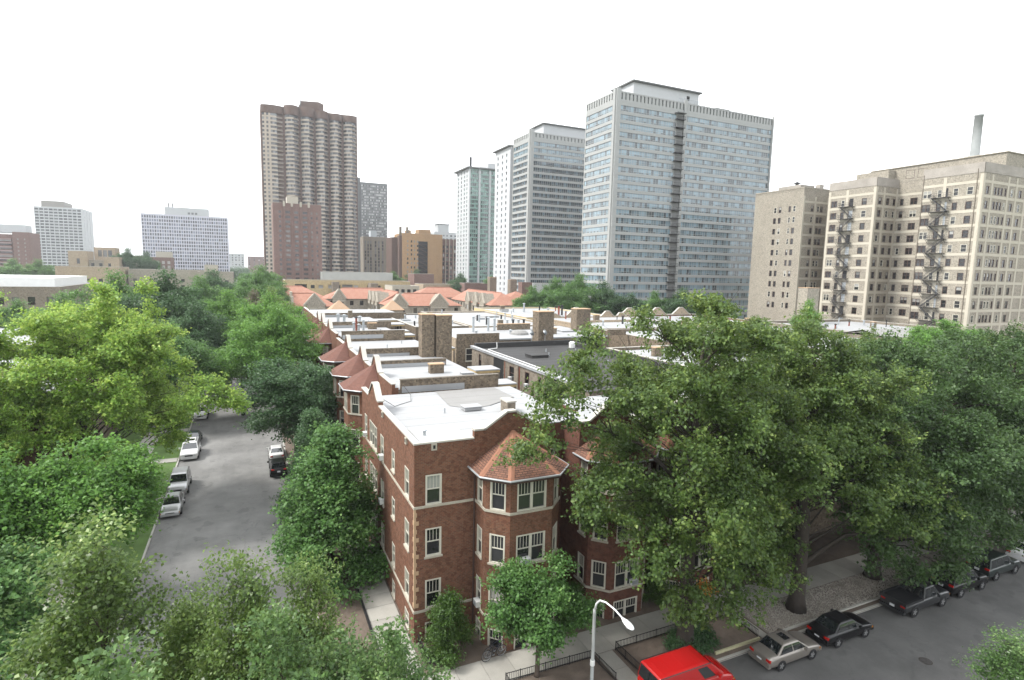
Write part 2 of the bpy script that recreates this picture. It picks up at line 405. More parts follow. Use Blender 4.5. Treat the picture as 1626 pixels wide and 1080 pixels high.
# ------------------------------------------------------------------ windows (shared meshes)
WC = {}
def win_meshes(w, h, kind, fmat):
    key = (round(w, 2), round(h, 2), kind, fmat.name)
    if key in WC: return WC[key]
    f = MB(); fw = .085; y0, y1 = -.015, .105
    g = .003; W = w-2*g; H = h-2*g; x0 = -W/2; x1 = W/2; z0 = g; z1 = h-g
    f.box(x0, y0, z0, x0+fw, y1, z1); f.box(x1-fw, y0, z0, x1, y1, z1)
    f.box(x0+fw, y0, z1-fw, x1-fw, y1, z1); f.box(x0+fw, y0, z0, x1-fw, y1, z0+fw)
    n = {'single': 1, 'plain': 1, 'double': 2, 'triple': 3}[kind]
    cuts = [x0+fw+(W-2*fw)*i/n for i in range(n+1)]
    for c in cuts[1:-1]: f.box(c-.06, y0, z0+fw, c+.06, y1, z1-fw)
    zm = z0+H*.52
    for i in range(n):
        a = cuts[i]+(.06 if i else 0); b = cuts[i+1]-(.06 if i < n-1 else 0)
        f.box(a, .03, zm-.03, b, .078, zm+.03)                      # meeting rail
        f.box(a, .05, z0+fw, a+.035, .085, zm-.03); f.box(b-.035, .05, z0+fw, b, .085, zm-.03)
        f.box(a, .04, zm+.03, a+.035, .08, z1-fw); f.box(b-.035, .04, zm+.03, b, .08, z1-fw)
        if kind != 'plain':
            for k in (1, 2, 3):
                m = a+(b-a)*k/4; f.box(m-.013, .045, zm+.03, m+.013, .075, z1-fw)
    fm = f.mesh('window_frame', fmat)
    pm = []
    for var in range(7):
        p = MB(); rr = random.Random(var*7+len(WC))
        for i in range(n):
            a, b = cuts[i], cuts[i+1]
            dk = rr.uniform(.012, .035); dark = (dk, dk*1.05, dk*1.12)
            up = dark if var not in (1, 4) else (.36, .36, .34)
            lo = dark if var != 4 else (.33, .33, .31)
            if var == 2: up = (.12, .12, .11)
            zc = zm if var != 4 else zm-.45*H*rr.random()
            p.face([(a, .088, zm), (b, .088, zm), (b, .088, z1-.02), (a, .088, z1-.02)], up)
            if var == 4:
                p.face([(a, .092, zc), (b, .092, zc), (b, .092, zm), (a, .092, zm)], lo)
                p.face([(a, .092, z0+.02), (b, .092, z0+.02), (b, .092, zc), (a, .092, zc)], dark)
            else:
                p.face([(a, .092, z0+.02), (b, .092, z0+.02), (b, .092, zm), (a, .092, zm)], lo)
        pm.append(p.mesh('window_pane', GLASS))
    s = MB(); s.box(-w/2-.07, -.09, -.11, w/2+.07, .10, 0)
    sm = s.mesh('window_sill', STONE)
    WC[key] = (fm, pm, sm); return WC[key]
def window(root, x, y, z, n, w, h, kind='single', sill=True, fmat=None, var=None):
    fm, pm, sm = win_meshes(w, h, kind, fmat or FRAME)
    o = link('window', fm, root, Vector((x, y, z))-root.location, math.atan2(n[0], -n[1]))
    link('pane', pm[RND.choice((0, 3, 5, 6, 2, 0, 3, 1, 4, 5)) if var is None else var], o)
    if sill: link('sill', sm, o, (0, 0, 0))
    return o

AC_ME = None
def air_conditioner(x, y, z, n, label):
    global AC_ME
    if AC_ME is None:
        b = MB(); b.box(-.28, -.26, .02, .28, .08, .38)
        g = MB(); g.box(-.24, -.275, .06, .24, -.265, .34)
        for k in range(6): g.box(-.23, -.285, .075+k*.043, .23, -.276, .095+k*.043)
        AC_ME = (b.mesh('case', WHITEP), g.mesh('grille', GALV))
    o = thing('air_conditioner', label, 'air conditioner', (x, y, z), math.atan2(n[0], -n[1]), 'window air conditioners')
    link('case', AC_ME[0], o); link('grille', AC_ME[1], o)

FLOORS = ((8.8, 10.68), (5.45, 7.3), (2.1, 3.98), (-.15, 1.2))
def bay(root, cx, cy, ang, brick, roofmat, hip=None, hw=2.53, dep=2.9, zt=10.75, apex=12.9, floors=FLOORS, fmat=None, zb=-.4, fancy=True):
    """projecting half-octagon bay with a fan roof; ang turns the outward side from -Y"""
    ca, sa = math.cos(ang), math.sin(ang)
    W = lambda u, w: (cx + u*ca + w*sa, cy + u*sa - w*ca)
    k = hw-1.13; pl = [(-hw, 0), (-hw, dep-1.15), (-k, dep), (k, dep), (hw, dep-1.15), (hw, 0)]
    wall = MB(); trim = MB()
    for i in range(5):
        a, b = pl[i], pl[i+1]; p0, p1 = W(*a), W(*b); L = math.hypot(b[0]-a[0], b[1]-a[1])
        dx, dy = (p1[0]-p0[0])/L, (p1[1]-p0[1])/L; n = (dy, -dx)
        ww, kind = ((.82, 'single'), (1.0, 'single'), (1.95, 'double'), (1.0, 'single'), (.82, 'single'))[i]
        holes = [(L/2-ww/2, L/2+ww/2, z0, z1) for z0, z1 in floors]
        facade(wall, p0, p1, zb, zt, holes)
        for z0, z1 in floors:
            window(root, (p0[0]+p1[0])/2, (p0[1]+p1[1])/2, z0, n, ww, z1-z0, kind, z0 == 5.45 or z0 < 0, fmat)
        if fancy:
            for zs in (8.8, 2.1):
                trim.face([(p0[0]+n[0]*.06-dx*.02, p0[1]+n[1]*.06-dy*.02, zs-.16), (p1[0]+n[0]*.06+dx*.02, p1[1]+n[1]*.06+dy*.02, zs-.16), (p1[0]+n[0]*.06+dx*.02, p1[1]+n[1]*.06+dy*.02, zs-.012), (p0[0]+n[0]*.06-dx*.02, p0[1]+n[1]*.06-dy*.02, zs-.012)])
                trim.face([(p0[0]+n[0]*.06-dx*.02, p0[1]+n[1]*.06-dy*.02, zs-.012), (p1[0]+n[0]*.06+dx*.02, p1[1]+n[1]*.06+dy*.02, zs-.012), (p1[0]-n[0]*.05, p1[1]-n[1]*.05, zs-.012), (p0[0]-n[0]*.05, p0[1]-n[1]*.05, zs-.012)])
                trim.face([(p0[0], p0[1], zs-.16), (p1[0], p1[1], zs-.16), (p1[0]+n[0]*.06, p1[1]+n[1]*.06, zs-.16), (p0[0]+n[0]*.06, p0[1]+n[1]*.06, zs-.16)])
    bo = part(wall, 'bay', brick, root)
    if fancy: part(trim, 'string_course', STONE, bo)
    oh = .42; e = [(-hw-oh, 0), (-hw-oh, dep-1.15+.2), (-k-.2, dep+oh), (k+.2, dep+oh), (hw+oh, dep-1.15+.2), (hw+oh, 0)]
    ze = zt+.16; ro = MB(); fa = MB(); gu = MB()
    ap = (*W(0, .05), apex)
    for i in range(5):
        a, b = W(*e[i]), W(*e[i+1])
        ro.face([(*a, ze), (*b, ze), ap])
    fa.face([(*W(*q), zt-.06) for q in reversed(e)])
    for i in range(5):
        a, b = W(*e[i]), W(*e[i+1]); fa.face([(*a, zt-.06), (*b, zt-.06), (*b, ze-.004), (*a, ze-.004)])
    ro_o = part(ro, 'bay_roof', roofmat, bo)
    part(fa, 'fascia', FASC, bo)
    gu.tube([(*W(q[0]*1.02, q[1]+.05 if q[1] else 0), ze-.02) for q in e], .06, 6)
    part(gu, 'gutter', GUT, bo)
    if hip:
        h = MB()
        for i in range(1, 5):
            a = Vector((*W(*e[i]), ze+.012)); b = Vector(ap)+Vector((0, 0, .012)); d = (b-a).normalized(); sd_ = d.cross(Vector((0, 0, 1))).normalized()
            u_ = sd_.cross(d)
            for sg in (-1, 1):
                h.face([tuple(a+u_*.03), tuple(a+sd_*.2*sg-u_*.035), tuple(b+sd_*.16*sg-u_*.03), tuple(b+u_*.03)][::sg])
        part(h, 'hip_cap', hip, bo)
    return bo

def gable_top(wall, cope, W, c, hw, zb, zp, th=.32, flat=.28, step=.35):
    """stepped, pointed parapet rising out of a wall line; W(u, w) maps along/out of the wall"""
    prof = [(c-hw, zb), (c-hw, zb+step), (c-hw*.72, zb+step), (c-flat, zp), (c+flat, zp), (c+hw*.72, zb+step), (c+hw, zb+step), (c+hw, zb)]
    for w in (0, -th):
        pts = [(*W(u, w), z) for u, z in prof]
        wall.face(pts if w == 0 else pts[::-1])
    for i in range(len(prof)-1):
        (u0, z0), (u1, z1) = prof[i], prof[i+1]
        if i in (0, 6): 
            wall.face([(*W(u0, 0), z0), (*W(u1, 0), z1), (*W(u1, -th), z1), (*W(u0, -th), z0)]); continue
        o = .09
        d = Vector((u1-u0, z1-z0)).normalized(); nn = Vector((-d.y, d.x))*.12
        q0 = (u0-d.x*.03, z0-d.y*.03); q1 = (u1+d.x*.03, z1+d.y*.03)
        A = [(*W(q0[0], o), q0[1]+.004), (*W(q1[0], o), q1[1]+.004), (*W(q1[0]+nn.x, o), q1[1]+nn.y), (*W(q0[0]+nn.x, o), q0[1]+nn.y)]
        B = [(*W(q0[0], -th-o), q0[1]+.004), (*W(q1[0], -th-o), q1[1]+.004), (*W(q1[0]+nn.x, -th-o), q1[1]+nn.y), (*W(q0[0]+nn.x, -th-o), q0[1]+nn.y)]
        cope.face(A); cope.face(B[::-1]); cope.face([A[3], A[2], B[2], B[3]]); cope.face([A[0], A[3], B[3], B[0]]); cope.face([A[1], B[1], B[2], A[2]])

def vent_pipe(root, x, y, z, h, r, mat, cap=True):
    b = MB(); b.lathe([(r*1.25, z), (r*1.25, z+.05), (r, z+.06), (r, z+h)], x, y, 10)
    o = part(b, 'vent_pipe', mat, root)
    if cap:
        c = MB(); c.lathe([(r*.4, z+h+.001), (r*1.7, z+h+.04), (r*1.7, z+h+.1), (.02, z+h+.24)], x, y, 10); part(c, 'cowl', mat if mat != RUST else DKMET, o)
def chimney(root, x0, y0, x1, y1, z0, z1, brick=None, pots=0):
    b = MB(); b.box(x0, y0, z0, x1, y1, z1); o = part(b, 'chimney', brick or COMMON, root)
    c = MB(); c.box(x0-.06, y0-.06, z1+.001, x1+.06, y1+.06, z1+.12); part(c, 'chimney_cap', QUOIN if (x1-x0) > 1 else COPE, o)
    for k in range(pots):
        p = MB(); cx = x0+(x1-x0)*(k+.5)/pots; p.lathe([(.14, z1+.121), (.14, z1+.5), (.17, z1+.55)], cx, (y0+y1)/2, 8); part(p, 'chimney_pot', RUST, o)
    return o
def roof_hatch(root, x0, y0, x1, y1, z, h=.25, mat=None):
    b = MB(); b.box(x0, y0, z, x1, y1, z+h-.06); b.box(x0-.06, y0-.06, z+h-.058, x1+.06, y1+.06, z+h)
    part(b, 'roof_hatch', mat or WROOF, root)

# ------------------------------------------------------------------ the setting: ground, streets, pavements
g = MB(); g.face([(-4500, -4500, -.5), (4500, -4500, -.5), (4500, 6500, -.5), (-4500, 6500, -.5)])
struct('ground', g, CITY)
g = MB(); g.face([(-60, 23.3, -.03), (-8.35, 23.3, -.03), (-8.35, 420, -.03), (-60, 420, -.03)]); struct('left_block_ground', g, GRASS)
g = MB(); g.face([(3.45, 23.3, -.03), (200, 23.3, -.03), (200, 420, -.03), (3.45, 420, -.03)]); struct('right_block_ground', g, DIRT)
g = MB(); g.face([(-150, -60, -.04), (220, -60, -.04), (220, 11.5, -.04), (-150, 11.5, -.04)]); struct('near_block_ground', g, GRASS)
g = MB(); g.face([(-8.2, 20, -.12), (3.3, 20, -.12), (3.3, 430, -.12), (-8.2, 430, -.12)]); struct('side_street', g, ASPH)
g = MB(); g.face([(-150, 11.6, -.116), (220, 11.6, -.116), (220, 23.35, -.116), (-150, 23.35, -.116)]); struct('cross_street', g, ASPH_SHADE)
def kerb(name, x0, y0, x1, y1, m=None):
    b = MB(); b.box(x0, y0, -.3, x1, y1, .02)
    return struct(name, b, m or KERB)
kerb('kerb_side_street_left', -8.35, 25.6, -8.19, 420)
kerb('kerb_side_street_right', 3.29, 25.6, 3.45, 420)
kerb('kerb_cross_street_right', 5.8, 23.34, 200, 23.5)
kerb('kerb_cross_street_left', -150, 23.34, -10.6, 23.5)
kerb('kerb_cross_street_near', -150, 11.45, 220, 11.61)
for nm, cx, a0 in (('kerb_corner_right', 5.8, 180), ('kerb_corner_left', -10.6, 270)):
    b = MB(); N = 8
    for i in range(N):
        t0, t1 = R(a0+90*i/N), R(a0+90*(i+1)/N)
        q = lambda r, t: (cx+r*math.cos(t), 25.7+r*math.sin(t))
        A, B_, C_, D_ = q(2.36, t0), q(2.36, t1), q(2.52, t1), q(2.52, t0)
        b.face([(*A, .02), (*D_, .02), (*C_, .02), (*B_, .02)]); b.face([(*D_, -.3), (*C_, -.3), (*C_, .02), (*D_, .02)][::-1])
    struct(nm, b, KERB)
# pavements made of single slabs
def slabs(name, x0, x1, y0, y1, sx, sy, z, mats):
    base = MB(); base.face([(x0, y0, z-.03), (x1, y0, z-.03), (x1, y1, z-.03), (x0, y1, z-.03)])
    o = struct(name, base, DIRT)
    nx = max(1, round((x1-x0)/sx)); ny = max(1, round((y1-y0)/sy)); wx = (x1-x0)/nx; wy = (y1-y0)/ny
    mes = []
    for m in mats:
        b = MB(); b.box(-wx/2+.012, -wy/2+.012, -.1, wx/2-.012, wy/2-.012, 0); mes.append(b.mesh('slab', m))
    rr = random.Random(len(name))
    for i in range(nx):
        for j in range(ny):
            s = link('slab', mes[rr.randrange(len(mes))], o, (x0+wx*(i+.5), y0+wy*(j+.5), z+rr.uniform(-.004, .008)))
            s.rotation_euler = (rr.uniform(-.003, .003), rr.uniform(-.003, .003), 0)
    return o
slabs('pavement_side_street', 6.45, 8.42, 29.0, 72, 1.97, 1.55, .03, (CONC, CONC2, CONC))
slabs('pavement_corner', 3.5, 8.42, 26.7, 28.95, 1.64, 2.2, .03, (CONC, CONC2))
slabs('pavement_cross_street', 8.46, 70, 26.72, 28.9, 1.6, 2.18, .03, (CONC, CONC2, CONC))
slabs('pavement_left_side', -13.4, -11.5, 26, 110, 1.9, 1.7, .03, (CONC, CONC2))
for i, yy in enumerate((62.5, 74.5, 88.0)):
    slabs('footpath_to_left_houses' if i == 0 else 'footpath_to_left_houses.%03d' % i, -11.5, -8.4, yy, yy+1.5, 1.5, 1.5, .02, (CONC2,))
for i, (x0, x1) in enumerate(((18.35, 19.55), (29.15, 29.75))):
    slabs('footpath_across_parkway' if i == 0 else 'footpath_across_parkway.%03d' % i, x0, x1, 23.55, 26.68, 1.2, 1.5, .02, (CONC,))
def bed(name, x0, x1, y0, y1, m, z=.0):
    b = MB(); nx = max(2, int((x1-x0)/.4)); ny = max(2, int((y1-y0)/.4)); rr = np.random.RandomState(len(name)+int(x0))
    h = rr.rand(nx+1, ny+1)*.05; h[0, :] = h[-1, :] = 0; h[:, 0] = h[:, -1] = 0
    for i in range(nx):
        for j in range(ny):
            P = lambda a, c: (x0+(x1-x0)*a/nx, y0+(y1-y0)*c/ny, z+h[a, c])
            b.face([P(i, j), P(i+1, j), P(i+1, j+1), P(i, j+1)])
    return struct(name, b, m)
bed('parkway_soil_side_street', 3.46, 6.3, 29.0, 120, DIRT)
bed('parkway_bed_by_fence', 19.85, 29.0, 24.0, 26.6, DIRT, .04)
bed('parkway_bed_near_corner', 12.6, 18.2, 24.0, 26.6, DIRT, .04)
bed('parkway_gravel', 29.85, 48, 24.0, 26.65, MULCH, .03)
bed('parkway_gravel_far', 48.2, 75, 24.0, 26.65, MULCH, .03)
bed('front_garden_soil', 8.6, 36, 28.95, 32, DIRT, -.02)
b = MB(); b.box(6.3, 29.0, -.2, 6.44, 70, .12); struct('kerb_pavement_edging', b, DKMET)
b = MB(); b.box(25.2, 23.85, -.2, 28.9, 23.98, .12); struct('kerb_bed_edging', b, KERBY)
b = MB(); b.box(29.9, 23.85, -.2, 48, 23.98, .08); struct('kerb_gravel_edging', b, KERB)
# loose gravel chips on the parkway: nobody could count them
gr = np.random.RandomState(5); n = 5000
gx = gr.uniform(30, 47.8, n); gy = gr.uniform(24.05, 26.6, n); gs = gr.uniform(.03, .075, n)
gv = []; gf = []
for i in range(n):
    k = len(gv); s_ = gs[i]; a = gr.uniform(0, 6.28)
    for q in range(3): gv.append((gx[i]+s_*math.cos(a+q*2.1), gy[i]+s_*math.sin(a+q*2.1), .03))
    gv.append((gx[i], gy[i], .05+s_*.9))
    gf += [(k, k+1, k+3), (k+1, k+2, k+3), (k+2, k, k+3)]
me = bpy.data.meshes.new('gravel'); me.from_pydata(gv, [], gf); me.materials.append(mat_plain('pale_gravel_chip', (.36, .33, .29), .9, .4, 9, 40))
o = link('gravel', me); tag(o, 'loose grey gravel chips in the parkway beside parked cars', 'gravel', kind='stuff')

# ------------------------------------------------------------------ corner apartment house
B0 = thing('corner_apartment_house', 'red brick corner apartment house with octagonal bay and shingled turret roof', 'house', (8.55, 32, 0))
wl = MB()
fr = [(9.24, 10.26)]
holes = [(a-8.55, b-8.55, z0, z1) for a, b in fr for z0, z1 in ((8.8, 10.68), (5.5, 7.3), (2.1, 3.98), (-.15, 1.2))]
facade(wl, (8.55, 32), (12.47, 32), -.4, 12.5, holes)
for i, (z0, z1) in enumerate(((8.8, 10.68), (5.5, 7.3), (2.1, 3.98), (-.15, 1.2))):
    window(B0, 9.75, 32, z0, (0, -1), 1.02, z1-z0, 'single', True, None, (1, 0, 3, 5)[i])
facade(wl, (12.47, 32), (17.45, 32), 9.0, 12.5)
facade(wl, (17.45, 32), (17.7, 32), -.4, 12.5)
facade(wl, (17.7, 32), (17.7, 49.3), -.4, 11.84)
# left side, seen from the street: u runs from the far end (Y 49.3) to the corner
SW = []
for (ya, yb, kind, rows) in ((33.2, 34.25, 'single', ((8.8, 10.68), (5.45, 7.28), (2.1, 3.95), (-.1, 1.2))), (37.03, 37.9, 'plain', ((9.2, 10.68), (5.85, 7.27), (2.4, 3.95), (.1, 1.2))),
        (40.5, 41.6, 'single', ((8.85, 10.7), (5.45, 7.28), (2.1, 3.95), (.05, 1.2))), (42.95, 45.85, 'triple', ((8.85, 10.75), (5.45, 7.3), (2.1, 3.95), (-.1, 1.2))), (46.95, 48.0, 'single', ((8.85, 10.75), (5.45, 7.3), (2.1, 3.95), (-.1, 1.2)))):
    for z0, z1 in rows:
        SW.append((49.3-yb, 49.3-ya, z0, z1)); window(B0, 8.55, (ya+yb)/2, z0, (-1, 0), yb-ya, z1-z0, kind, True)
facade(wl, (8.55, 49.3), (8.55, 32), -.4, 12.5, SW)
facade(wl, (17.7, 49.3), (8.55, 49.3), -.4, 11.8)
wall0 = part(wl, 'wall', RED, B0)
# parapets with stepped pointed tops
pw = MB(); pc = MB()
Wf = lambda u, w: (u, 32-w); Ws = lambda u, w: (8.55-w, u)
pw.box(8.552, 32.002, 12.5, 12.3, 32.3, 12.62); pw.box(8.552, 32.302, 12.5, 8.85, 42.2, 12.62); pw.box(8.552, 46.4, 12.5, 8.85, 49.298, 12.62)
pc.box(8.50, 31.95, 12.622, 12.33, 32.36, 12.72); pc.box(8.50, 32.361, 12.622, 8.9, 42.18, 12.72); pc.box(8.50, 46.42, 12.622, 8.9, 49.35, 12.72)
gable_top(pw, pc, Wf, 14.84, 2.5, 12.5, 14.1, step=.62)
gable_top(pw, pc, Ws, 44.3, 2.1, 12.5, 13.95, step=.45)
po = part(pw, 'parapet', RED, B0); part(pc, 'coping', COPE, po)
tr = MB()
for z in (8.8, 2.1):
    tr.box(8.55-.06, 31.94, z-.16, 12.44, 32.05, z-.012); tr.box(8.49, 32.051, z-.16, 8.6, 49.25, z-.012)
part(tr, 'string_course', STONE, B0)
tr = MB()
for z in (.45, 1.0, 1.55): tr.box(8.5, 31.975, z, 12.44, 32.05, z+.03)
part(tr, 'brick_banding', REDD, B0)
for k in range(12):                                           # corner quoins, one stone each
    z = 2.3+k*.53; b = MB()
    w = .16 if k % 2 else .28
    b.box(8.528, 31.978, z, 8.55+w, 32.05, z+.26); b.box(8.528, 32.051, z, 8.62, 32+w, z+.26)
    b.box(8.532, 31.982, z+.262, 8.66, 32.05, z+.528); b.box(8.532, 32.051, z+.262, 8.62, 32.13, z+.528)
    part(b, 'quoin', QUOIN, B0)
for (x0, y0, x1, y1) in ((9.58, 31.9, 9.92, 32.0), (8.44, 33.6, 8.55, 33.95), (8.44, 40.5, 8.55, 40.85)):
    b = MB(); b.box(x0, y0, 12.2, x1, y1, 12.6); b2 = MB()
    o = part(b, 'scupper', STONE, B0)
    b2.box(x0+(.1 if y1-y0 < .2 else -.012), y0-.012 if y1-y0 < .2 else y0+.1, 12.3, x1-(.1 if y1-y0 < .2 else -.01), y1 if y1-y0 < .2 else y1-.1, 12.52); part(b2, 'outlet', DARKR, o)
b = MB(); b.face([(8.8, 32.2, 12.05), (17.7, 32.2, 12.05), (17.7, 49.29, 11.85), (8.8, 49.29, 11.85)]); b.face([(8.86, 32.31, 12.05), (8.86, 49.2, 11.85), (8.86, 49.2, 12.6), (8.86, 32.31, 12.6)])
b.face([(8.86, 32.306, 12.05), (17.6, 32.306, 12.05), (17.6, 32.306, 12.6), (8.86, 32.306, 12.6)])
roof0 = part(b, 'roof', WROOF, B0)
b = MB(); b.face([(14.5, 43.3, 11.95), (15.1, 49.2, 11.9), (20.9, 49.2, 11.9), (20.9, 44.6, 11.95), (17.7, 42.4, 11.96), (16.0, 41.6, 11.97)]); part(b, 'grey_patch', GROOF, roof0)  # flat grey sheet over part of the white roof
b = MB(); b.box(17.702, 36.5, -.4, 22.5, 49.3, 11.84); part(b, 'rear_wing', COMMON, B0)
b = MB(); b.box(17.704, 36.45, 11.842, 22.6, 49.28, 11.9); part(b, 'rear_roof', WROOF, B0)
roof_hatch(B0, 15.0, 41.0, 16.4, 42.0, 12.0, .3)
chimney(B0, 18.0, 39.6, 18.7, 40.9, 11.9, 12.75, GREYB)
vent_pipe(B0, 13.4, 41.2, 12.0, .35, .06, GALV, False); vent_pipe(B0, 10.2, 35.6, 12.02, .3, .12, GALV, True)
b = MB(); b.tube([(12.1, 49.1, 12.7), (12.4, 47.6, 12.1), (12.0, 46.0, 11.93), (10.9, 45.2, 11.93), (10.3, 44.6, 11.95), (9.0, 44.2, 12.9)], .02, 5); part(b, 'roof_cable', DKMET, B0)
b = MB(); b.box(9.6, 34.4, 12.052, 12.8, 37.6, 12.06); part(b, 'roof_membrane', WHITEP, roof0)
bay(B0, 14.97, 32, 0, RED, SHINO, HIPC)
b = MB(); b.tube([(12.36, 31.9, 10.75), (12.36, 31.9, .1)], .055, 8); part(b, 'downpipe', PIPE, B0)
for nn, z, n, lb in (((14.6, 29.1), 5.47, (0, -1), 'white air conditioner in the double bay window of the corner house'),
        ((12.44, 31.1), 2.12, (-1, 0), 'white air conditioner low on the side of the corner house bay'),
        ((8.55, 41.05), 8.87, (-1, 0), 'white air conditioner in top side window of corner house beside triple window'),
        ((8.55, 47.45), 8.87, (-1, 0), 'white air conditioner in top side window at far end of corner house'),
        ((23.0, 29.45), 2.12, (0, -1), 'white air conditioner in the low double window of neighbouring bay'),
        ((8.55, 41.05), 5.47, (-1, 0), 'white air conditioner in middle side window of corner house')):
    air_conditioner(nn[0], nn[1], z, n, lb)

# ------------------------------------------------------------------ courtyard neighbour on the cross street
B0b = thing('courtyard_apartment_house', 'red brick apartment house with two shade-coloured bays half hidden behind the big elms', 'house', (20, 32, 0))
wl = MB()
facade(wl, (17.72, 34.2), (19.95, 34.2), -.4, 12.4, [(.6, 1.6, 8.8, 10.6), (.6, 1.6, 5.45, 7.3), (.55, 1.65, .4, 2.9)])
facade(wl, (19.95, 34.2), (19.95, 32), -.4, 12.4)
facade(wl, (19.95, 32), (19.96, 32), -.4, 12.4)
fl = [(8.8, 10.6), (5.45, 7.3), (2.1, 3.95)]
facade(wl, (24.85, 32), (26.3, 32), -.4, 12.4, [(.2, 1.25, *q) for q in fl])
facade(wl, (19.96, 32), (31.5, 32), 9.0, 12.401)
facade(wl, (31.3, 32), (42, 32), -.4, 12.4, [(u, u+1.1, *q) for u in (1, 4, 7) for q in fl])
wl.box(22.62, 32.4, -.4, 42, 40.5, 12.38); wl.box(20, 32.4, -.4, 22.6, 36.4, 12.38)
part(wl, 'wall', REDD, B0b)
for q in ((8.8, 10.6), (5.45, 7.3)): window(B0b, 18.82, 34.2, q[0], (0, -1), 1.0, q[1]-q[0], 'single')
d = MB(); d.box(18.29, 34.21, .4, 19.35, 34.3, 2.88); dd = part(d, 'door', PIPE, B0b)
for q in fl: window(B0b, 25.57, 32, q[0], (0, -1), 1.05, q[1]-q[0], 'single')
for u in (1, 4, 7):
    for q in fl: window(B0b, 31.3+u+.55, 32, q[0], (0, -1), 1.1, q[1]-q[0], 'single')
b = MB(); b.box(17.75, 34.25, 12.4, 22.6, 36.4, 12.46); b.box(22.62, 32.4, 12.4, 42.1, 40.6, 12.46); part(b, 'roof', WROOF, B0b)
pw = MB(); pc = MB(); gable_top(pw, pc, Wf, 22.4, 2.4, 12.4, 13.9, step=.5); gable_top(pw, pc, Wf, 28.8, 2.4, 12.4, 13.9, step=.5)
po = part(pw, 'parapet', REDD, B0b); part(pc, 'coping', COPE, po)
bay(B0b, 22.4, 32.0, 0, REDD, SHINO, HIPC, hw=2.44, dep=2.65)  # darker brick puts the elm shade into the colour of both bays
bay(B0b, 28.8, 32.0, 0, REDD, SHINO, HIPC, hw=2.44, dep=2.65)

# ------------------------------------------------------------------ the terrace of turreted houses along the side street
def row_house(y0, y1, turrets, label, back=21.7, zt=12.3, patch=None, pz=12.95, far_gables=()):
    o = thing('turreted_row_house', label, 'house', (11.3, y0, 0), 0, 'turreted brick houses along the side street')
    w = MB(); holes = []
    facade(w, (11.3, y1), (11.3, y0), -.4, zt)
    facade(w, (11.3, y0), (11.9, y0), -.4, zt)
    part(w, 'wall', RED, o)
    w = MB(); w.box(11.9, y0, -.4, back, y1-.02, zt-.3, skip='b'); part(w, 'rear_wall', COMMON, o)
    r = MB(); r.face([(11.6, y0+.25, zt-.25), (back+.05, y0+.25, zt-.29), (back+.05, y1-.03, zt-.29), (11.6, y1-.03, zt-.25)]); part(r, 'roof', WROOF, o)
    # raised party wall towards the camera
    p = MB(); p.box(12.1, y0-.002, zt-.31, back, y0+.3, pz); po = part(p, 'party_wall', COMMON, o)
    c = MB(); c.box(12.05, y0-.05, pz+.002, back+.03, y0+.36, pz+.09); part(c, 'coping', GREYB, po)
    c = MB(); c.box(12.2, y0-.02, zt-.5, min(back, 18.2), y0-.004, zt+.08); part(c, 'flashing', FLASH, po)
    # street parapet
    pw = MB(); pc = MB(); W = lambda u, q: (11.3-q, u)
    edges = [y0] + [e for t in turrets for e in (t-2.3, t+2.3)] + [y1]
    for k in range(0, len(edges), 2):
        if edges[k+1]-edges[k] > .2:
            pw.box(11.302, edges[k]+.002, zt, 11.6, edges[k+1]-.002, zt+.3); pc.box(11.25, edges[k]+.002, zt+.302, 11.66, edges[k+1]-.002, zt+.4)
    for t in turrets: gable_top(pw, pc, W, t, 2.3, zt, zt+1.75, step=.42)
    q = part(pw, 'parapet', RED, o); part(pc, 'coping', COPE, q)
    for t in turrets: bay(o, 11.3, t, -math.pi/2, REDD if len(turrets) == 1 else RED, SHIN, None, apex=13.3, zt=11.0, floors=((8.7, 10.6), (5.4, 7.2), (2.1, 3.9)))
    return o
H1 = row_house(50.0, 70.3, (57.7, 65.6), 'red brick house with two red-brown turret roofs next behind the corner house')
H2 = row_house(70.5, 86.0, (76.2,), 'red brick house with a single turret roof, second behind the corner house', back=23.0)
H3 = row_house(86.2, 99.8, (94.6,), 'red brick house with one turret roof beside the metal roof vents', back=21.5, zt=12.9, pz=13.5)
H4 = row_house(100.0, 120.5, (103.8, 110.6), 'farthest red brick house with a close pair of turret roofs', back=22.5, zt=13.0, pz=13.6)
H5 = row_house(121.0, 141.5, (), 'last flat-fronted brick house of the terrace before the orange tiled roofs', back=30.5, zt=13.1, pz=13.5)
def porch(root, x0, x1, y0, y1, zr=12.2):
    r = MB(); r.box(x0, y0, zr, x1, y1, zr+.12); ro = part(r, 'porch_roof', WROOF, root)
    t = MB(); t.box(x0+.02, y0+.03, zr-.25, x1-.03, y1-.03, zr-.004); part(t, 'porch_beam', WOODY, ro)
    for z in (9.0, 5.8, 2.6):
        d = MB(); d.box(x0, y0+.05, z, x1-.05, y1-.05, z+.18); do = part(d, 'porch_deck', WOODG, root)
        rl = MB(); rl.beam((x1-.1, y0+.1, z+1.1), (x1-.1, y1-.1, z+1.1), .08, .08); rl.beam((x0, y0+.1, z+1.1), (x1-.1, y0+.1, z+1.1), .08, .08)
        for k in range(int((y1-y0)/.25)): rl.box(x1-.12, y0+.1+k*.25, z+.18, x1-.08, y0+.14+k*.25, z+1.08)
        for k in range(int((x1-x0)/.25)): rl.box(x0+k*.25, y0+.08, z+.18, x0+.04+k*.25, y0+.12, z+1.08)
        part(rl, 'railing', WOODG, do)
    for y in (y0+.15, (y0+y1)/2, y1-.15):
        p = MB(); p.box(x1-.2, y-.08, -.3, x1-.04, y+.08, zr-.26); part(p, 'post', WOODG, root)
